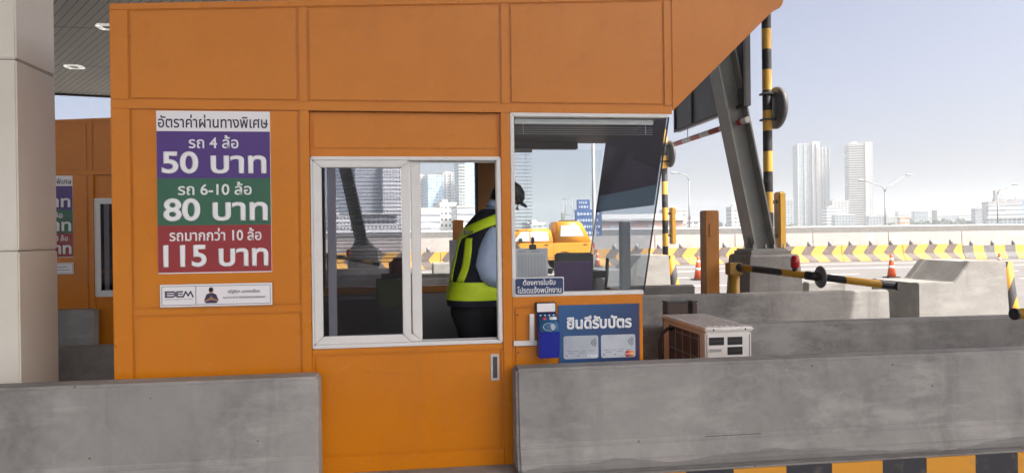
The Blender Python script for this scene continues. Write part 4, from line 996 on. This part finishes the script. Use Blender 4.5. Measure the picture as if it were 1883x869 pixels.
# ------------------------------------------------------------------ beyond the parapet: elevated road, lamps, billboards, city
v = thing('elevated_road', 'long grey elevated road beyond the parapet carrying the lamps', 'viaduct', (120, 140, -12.5))
g = MB(); g.box(-200, 620, 134, 148, -1.2, .6); part('deck', g, M['conc_d'], v)
g = MB(); g.box(-200, 620, 133.6, 133.95, -.9, 2.05); part('parapet', g, M['pale_conc'], v)
g = MB(); g.box(-200, 620, 133.62, 133.93, 2.06, 2.25); part('rail', g, M['sign_white'], v)
for k in range(14):
    g = MB(); g.box(-180 + k * 58, -177 + k * 58, 139, 143, -12.5, -1.2); part('pier', g, M['conc_d'], v)
def lamp(x, y, z0, arms, label, zj):
    t = thing('street_lamp', label, 'street lamp', (x, y, z0), 'street lamps on the elevated road')
    g = MB(); g.tube([(x, y, z0), (x, y, zj)], [.17, .12], 12); part('pole', g, M['lamp_grey'], t)
    for dx, zr in arms:
        s_ = 1 if dx > 0 else -1
        g = MB(); g.tube([(x, y, zj - .02), (x + s_ * .25, y, zj + .7), (x + s_ * .9, y, zj + 1.25), (x + dx, y, zr)], [.10, .09, .08, .07], 10); a = part('arm', g, M['lamp_grey'], t)
        g = MB(); g.ball((x + dx + s_ * .55, y, zr + .06), .85, .24, .16, 14, 8); smooth(part('lamp_head', g, M['lamp_grey'], a))
lamp(94.9, 140, .6, ((4.6, 12.3), (-4.6, 11.25)), 'double armed street lamp between the two towers and skyline', 8.9)
lamp(119.8, 140, .6, ((3.4, 10.3),), 'single armed street lamp in front of the round roof emblem', 8.3)
lamp(54.1, 140, .6, ((-2.4, 12.75),), 'single armed lamp left of the orange post', 11.3)
lamp(79.5, 170, .6, ((2.2, 11.6),), 'small lamp head showing just right of the striped pole', 10.4)

M['f_white'] = facade('white_tower_facade', (.56, .55, .52), (.13, .15, .18), 3.1, 4.2, (.25, .8), (.15, .85))
M['f_white2'] = facade('white_grid_facade', (.74, .73, .72), (.10, .11, .13), 3.6, 2.6, (.25, .68), (.22, .72))
M['f_glass'] = facade('blue_glass_facade', (.60, .66, .72), (.20, .33, .50), 3.3, 3.0, (.10, .92), (.08, .92))
M['f_glassw'] = facade('pale_glass_facade', (.50, .52, .52), (.14, .18, .21), 3.2, 3.4, (.14, .9), (.1, .9))
M['f_slab'] = facade('slab_balcony_facade', (.50, .48, .45), (.09, .09, .085), 3.2, 60, (.42, .95), (.0, 1.0))
M['f_grey'] = facade('grey_slat_facade', (.42, .44, .47), (.20, .21, .23), 3.6, 1.3, (.2, .75), (.15, .7))
M['f_strip'] = facade('strip_window_facade', (.74, .74, .74), (.20, .22, .26), 3.9, 80, (.35, .72), (.0, 1.0))
M['f_low'] = facade('low_block_facade', (.50, .50, .50), (.20, .22, .24), 3.4, 3.6, (.3, .75), (.2, .75))
M['f_orange'] = facade('orange_band_facade', (.72, .70, .68), (.72, .25, .10), 4.4, 90, (.35, .85), (.0, 1.0))
M['f_dark'] = facade('dark_grid_facade', (.40, .39, .40), (.03, .032, .04), 8.5, 3.2, (.06, .94), (.08, .90))
M['w_roof'] = plain('pale_roof', (.52, .51, .49), .8); M['pink'] = plain('pink_wall', (.55, .38, .34), .8); M['tree'] = plain('far_foliage', (.05, .075, .04), .9, var=.4, scale=.3)
GZ = -12.5
def bld(x0, x1, y0, d, zt, m, label, name='building', cat='building', crown=True, group='city buildings beyond the road', fins=None, slabs=None, roofbits=True):
    t = thing(name, label, cat, ((x0 + x1) / 2, y0, GZ), group)
    g = MB(); g.box(x0, x1, y0, y0 + d, GZ, zt); part('wall', g, M[m], t)
    if crown:
        g = MB(); g.box(x0 - .3, x1 + .3, y0 - .3, y0 + d + .3, zt + .01, zt + 1.2); part('roof', g, M['w_roof'], t)
    if roofbits:
        wd = x1 - x0; g = MB(); g.box(x0 + wd * .25, x0 + wd * .6, y0 + d * .3, y0 + d * .7, zt + 1.21, zt + 1.2 + max(2, wd * .09)); part('plant_room', g, M['w_roof'], t)
    if slabs:
        a, b_, step, out = slabs; g = MB(); z = GZ + step
        while z < zt: g.box(a, b_, y0 - out, y0 - .02, z, z + .9); z += step
        part('balconies', g, M['w_roof'], t)
    if fins:
        for fx in fins:
            g = MB(); g.box(fx - .7, fx + .7, y0 - 1.4, y0 - .03, GZ, zt + .5); part('fin', g, M['w_roof'], t)
    return t
# twin white towers on the right
t = bld(541, 565.2, 1000, 40, 121.6, 'f_glassw', 'left hand tall pale tower with a white central spine', 'tower', 'tower', roofbits=False, fins=(541.5, 553))
g = MB(); g.box(565.3, 578, 996, 1040, GZ, 125.3); part('wall_spine', g, M['w_roof'], t)
g = MB(); z = 0
while z < 118: g.box(571, 578.4, 993.6, 995.9, z, z + 1.3); z += 3.3
part('balconies', g, M['w_roof'], t)
g = MB(); g.box(570.8, 571.6, 994.5, 995.9, GZ, 122); part('recess', g, M['dark'], t)
g = MB(); g.box(578.1, 596.5, 1002, 1036, GZ, 116.5); part('wall_wing', g, M['f_glassw'], t)
g = MB()
for x in (579, 584.3, 589.6, 595.5): g.box(x - .6, x + .6, 1000.2, 1001.9, GZ, 118.5)
part('fin', g, M['w_roof'], t)
t = bld(596, 629, 960, 40, 117.6, 'f_slab', 'right hand tall tower with thin stacked balcony bands', 'tower', 'tower', slabs=(595.5, 629, 3.2, 1.6))
g = MB(); g.box(629.2, 637, 957, 1000, GZ, 119.8); part('wall_spine', g, M['w_roof'], t)
g = MB(); g.box(637.1, 646, 964, 1000, GZ, 120.5); part('wall_wing', g, M['f_white'], t)
bld(531, 549, 900, 30, 29.5, 'f_strip', 'small white stepped block low between the two towers'); bld(549.5, 570, 918, 30, 38.4, 'f_white', 'white block with roof steps touching the right tower')
bld(471, 487, 905, 30, 40, 'f_glassw', 'hazy pale block just left of the twin towers')
bld(491.6, 500, 700, 16, 13.6, 'f_orange', 'little building with orange bands near the lamp post', crown=False, roofbits=False)
t = thing('chimney_tower', 'slim dark hazy tower standing alone on the skyline', 'tower', (680, 900, GZ)); g = MB(); g.box(677.4, 682.3, 900, 905, GZ, 25.5); part('shaft', g, M['steel_post'], t); g = MB(); g.box(676.8, 682.9, 899.5, 905.5, 22.5, 23.2); part('gallery', g, M['steel_post'], t)
bld(658, 676, 800, 20, 23.6, 'f_grey', 'plain blue grey hazy slab left of the emblem building')
t = bld(508, 533.5, 600, 25, 23.6, 'f_strip', 'white building with dark strips and a round roof emblem'); 
g = MB(); g.box(514, 523, 604, 612, 25, 35); hs = part('emblem_housing', g, M['w_roof'], t)
g = MB(); g.lathe((519.6, 603.2, 30.4), [(3.1, 0), (3.7, 0), (3.7, .7), (3.1, .7)], 28, 'y'); em = part('emblem_ring', g, M['sign_white'], hs)
g = MB(); g.lathe((519.6, 603.4, 30.4), [(0, 0), (3.05, 0), (3.05, .5)], 28, 'y'); part('emblem_field', g, M['steel_post'], hs)
g = MB(); g.lathe((519.6, 603.0, 30.4), [(0, 0), (1.5, 0), (1.5, .3)], 20, 'y'); part('emblem_centre', g, M['sign_white'], hs)
bld(500, 546, 590, 9, 9.5, 'f_glassw', 'glassy low podium under the emblem building', roofbits=False)
city = [(792, 815, 1200, 22, 'f_low', 'grey low block right of the balcony tower'), (749, 771, 1100, 17, 'f_low', 'dark low block left of the orange banded building'), (861, 899, 1200, 21, 'f_white', 'pale low block right of the orange banded building'), (920, 948, 1250, 15, 'f_strip', 'white low hall beside the slim dark tower'), (988, 1026, 1300, 25, 'f_glassw', 'faint wide block in the middle of the far skyline'), (1040, 1068, 1250, 19, 'f_white', 'faint pale block left of the blue grey slab'), (794, 825, 900, 38, 'f_glass', 'hazy greenish tower at the right edge'),
        (177, 191, 500, 16, 'f_low', 'grey block low behind the farther striped pole'), (200, 216, 520, 9, 'f_white', 'pale block between the striped pole and orange post'), (291, 302, 650, 22.5, 'f_low', 'grey block just left of the leaning strut'), (268, 286, 700, 12, 'f_white', 'white low block right of the orange post'), (307, 330, 800, 12.5, 'f_strip', 'low strip windowed block behind the strut'), (83, 92, 500, 7, 'f_low', 'grey roofline above the pickup cab'), (97, 112, 600, 9.5, 'f_white', 'white roofline right of the pickup cab')]
for x0, x1, y, zt, m, lab in city: bld(x0, x1, y, 22, zt, m, lab)
# towers in the open window
bld(15.5, 26, 850, 25, 66.5, 'f_white', 'white residential tower left of the blue glass tower in the window', 'tower', 'tower'); bld(25.2, 42, 828, 25, 65.5, 'f_glass', 'blue glass tower in the open window', 'tower', 'tower', roofbits=False)
bld(42.4, 60, 850, 25, 69.6, 'f_white', 'white tower with stepped crown right of the blue glass tower', 'tower', 'tower', fins=(46, 52)); bld(56.6, 64.2, 800, 22, 77, 'f_glassw', 'slim white banded tower, tallest in the open window', 'tower', 'tower', slabs=(56.4, 63, 3.3, 1.2), roofbits=False); bld(64.6, 75, 815, 22, 80.5, 'f_glass', 'tall blue tower beside the orange rear window post', 'tower', 'tower')
bld(9.5, 20.8, 450, 20, 16.2, 'f_strip', 'white strip windowed block, left one low in the open window', roofbits=False); bld(21.2, 31, 462, 20, 20, 'f_white2', 'white plain fronted block between strip windowed blocks'); bld(30, 40, 440, 18, 17, 'f_strip', 'white strip windowed block behind the shoulder of the vest', roofbits=False)
# buildings in the smoked window
bld(-41, -18.2, 650, 24, 63, 'f_grey', 'big grey office slab in the smoked window', 'tower', 'tower'); bld(-18, 2.5, 645, 24, 62, 'f_white2', 'big white gridded office slab in the smoked window', 'tower', 'tower')
t = bld(-32.3, -3.4, 520, 20, 9.4, 'f_white2', 'white lower block with dark top storey in the smoked window', crown=False, roofbits=False)
g = MB(); g.box(-30.4, -5.0, 521, 538, 9.41, 15.4); part('dark_storey', g, M['f_dark'], t); g = MB(); g.box(-32.5, -3.2, 519.6, 540.2, 15.41, 16.6); part('roof', g, M['w_roof'], t)
bld(-55, -38.4, 560, 20, 15.5, 'f_white2', 'small white block left of the strut in the smoked window'); bld(-66, -59, 700, 16, 35, 'f_white', 'narrow hazy block at the left of the smoked window')
# roadside billboards and sheds seen through the side window
def board(x0, x1, y, z0, z1, label, rows):
    t = thing('billboard', label, 'billboard', ((x0 + x1) / 2, y, GZ), 'blue billboards past the parapet')
    g = MB(); g.box(x0, x1, y, y + .5, z0, z1, .05); p_ = part('panel', g, M['bill'], t)
    g = MB(); yb = y - .06
    for r_ in range(rows):
        zz = z1 - (r_ + .7) * (z1 - z0) / (rows + .4); x = x0 + .35
        while x < x1 - .5:
            wdt = rnd.uniform(.18, .42); hh_ = rnd.uniform(.28, .42) * (z1 - z0) / rows; g.box(x, min(x + wdt, x1 - .3), yb, y - .01, zz - hh_ / 2, zz + hh_ / 2); x += wdt + .16
    part('faded_print', g, M['bill_print'], p_)
    g = MB()
    for x in (x0 + .5, x1 - .5): g.tube([(x, y + .8, GZ), (x, y + .8, z1 - .3)], .18, 8)
    part('support', g, M['lamp_grey'], t)
M['bill'] = plain('faded_blue_board', (.05, .10, .26), .5, var=.3, scale=.8); M['bill_print'] = plain('pale_print', (.42, .48, .58), .6)
board(27.2, 31.6, 120, .8, 5.3, 'larger faded blue billboard behind the pickup canopy', 4); board(29.8, 32.1, 130, 5.55, 7.35, 'smaller blue billboard above the larger one', 2)
t = thing('steel_lattice', 'empty steel lattice frame left of the blue billboards', 'frame', (27.3, 125, GZ)); g = MB()
for a, b_ in (((26.2, 7.2), (28.5, 7.2)), ((26.2, 4.6), (28.5, 4.6)), ((26.2, GZ), (26.2, 7.2)), ((28.5, GZ), (28.5, 7.2)), ((26.9, 7.2), (28.5, 4.6)), ((26.2, 1.9), (28.5, 4.6)), ((27.8, 7.2), (28.0, .5)), ((26.9, 7.2), (26.5, 4.6))): g.tube([(a[0], 125, a[1]), (b_[0], 125, b_[1])], .05, 6)
part('lattice', g, M['lamp_grey'], t); g = MB(); g.box(25.9, 26.5, 124.4, 124.9, .5, 4.9); part('end_panel', g, M['grey_metal'], t)
t = thing('lamp_mast', 'tall thin grey mast seen at the rear glass edge', 'mast', (15.15, 60, GZ)); g = MB(); g.tube([(15.15, 60, GZ), (15.15, 60, 11.5)], [.2, .13], 10); part('pole', g, M['lamp_grey'], t)
g = MB()
for z in (2.6, 4.5, 6.4, 8.3): g.box(14.85, 15.1, 59.95, 60.05, z, z + .06)
part('step', g, M['lamp_grey'], t)
t = thing('shed', 'long pale pink shed behind the parapet seen through the windscreen', 'building', (66, 226, GZ)); g = MB(); g.box(57, 83, 220, 236, GZ, 5.0); part('wall', g, M['pink'], t)
g = MB(); g.prism([(219, 5.01), (237, 5.01), (237, 5.6), (228, 7.2), (219, 5.6)], 56.5, 83.5, 'x'); part('roof', g, M['w_roof'], t)
for x in (60, 64.5, 72, 78):
    g = MB(); g.box(x, x + 2.6, 219.8, 219.98, 1.2, 3.6); part('window', g, M['car_glass'], t)
t = thing('control_cabinet', 'pale grey control cabinet on the parapet edge, behind the windscreen', 'cabinet', (11.3, 35.6, 0)); g = MB(); g.box(10.55, 10.95, 36.0, 36.4, 0.0, 2.0, .02); part('body', g, M['lamp_grey'], t); g = MB(); g.box(10.53, 10.97, 35.98, 36.42, 2.001, 2.06, .01); part('lid', g, M['lamp_grey'], t)
for k in range(26):
    px_ = rnd.uniform(.30, .78); y = rnd.uniform(850, 1300); x = y * (px_ + .14) / (1 - .14 * px_) if False else y * math.tan(math.atan(px_) + R(8)); w_ = rnd.uniform(14, 34)
    bld(x, x + w_, y, 20, rnd.uniform(12, 30), rnd.choice(['f_low', 'f_white', 'f_glassw', 'f_strip']), 'faint hazy low block in the jumble along the far skyline', group='faint far skyline blocks')
# far line of trees as one mass of leaf clumps
me = MB(); rr = random.Random(3)
for k in range(900):
    x = rr.uniform(380, 1150); y = rr.uniform(820, 900); cz = rr.uniform(-3, 7) + 5 * math.sin(x * .021); s_ = rr.uniform(2, 4.5)
    b = bmesh.new(); bmesh.ops.create_icosphere(b, subdivisions=1, radius=s_)
    for q in b.verts: q.co = Vector((x, y, cz)) + Vector((q.co.x * rr.uniform(.6, 1.4), q.co.y * rr.uniform(.6, 1.4), q.co.z * rr.uniform(.5, 1.2)))
    tm = bpy.data.meshes.new('tmp'); b.to_mesh(tm); b.free(); me.b.from_mesh(tm); bpy.data.meshes.remove(tm)
o = part('far_trees', me, M['tree']); o['kind'] = 'stuff'; o['label'] = 'hazy dark line of distant treetops above the elevated road'; o['category'] = 'trees'

for o in list(COL.objects):
    if o.type == 'EMPTY' and o.get('category') in ('building', 'tower') and o.location.y > 300:
        o.rotation_euler[2] = -math.atan2(o.location.x, o.location.y) + .22
        if 'twin' not in o['label'] and o['label'].startswith('right hand tall'): o.scale = (.62, .62, 1); o.location.x -= 3
        if o['label'].startswith('left hand tall'): o.scale = (.78, .78, 1); o.location.x += 3
# ------------------------------------------------------------------ the air
g = MB(); g.box(-3300, 3300, -950, 3500, -15, 132); hz = part('haze', g, None); hz['kind'] = 'stuff'
m = bpy.data.materials.new('haze_air'); m.use_nodes = True; t = m.node_tree; t.nodes.remove(t.nodes['Principled BSDF'])
pv = nd(t, 'ShaderNodeVolumePrincipled'); pv.inputs['Color'].default_value = (.66, .72, .77, 1); pv.inputs['Density'].default_value = .0005; pv.inputs['Anisotropy'].default_value = .2
t.links.new(pv.outputs[0], t.nodes['Material Output'].inputs['Volume']); hz.data.materials.append(m)
for me_ in [x for x in bpy.data.meshes if x.users == 0]: bpy.data.meshes.remove(me_)
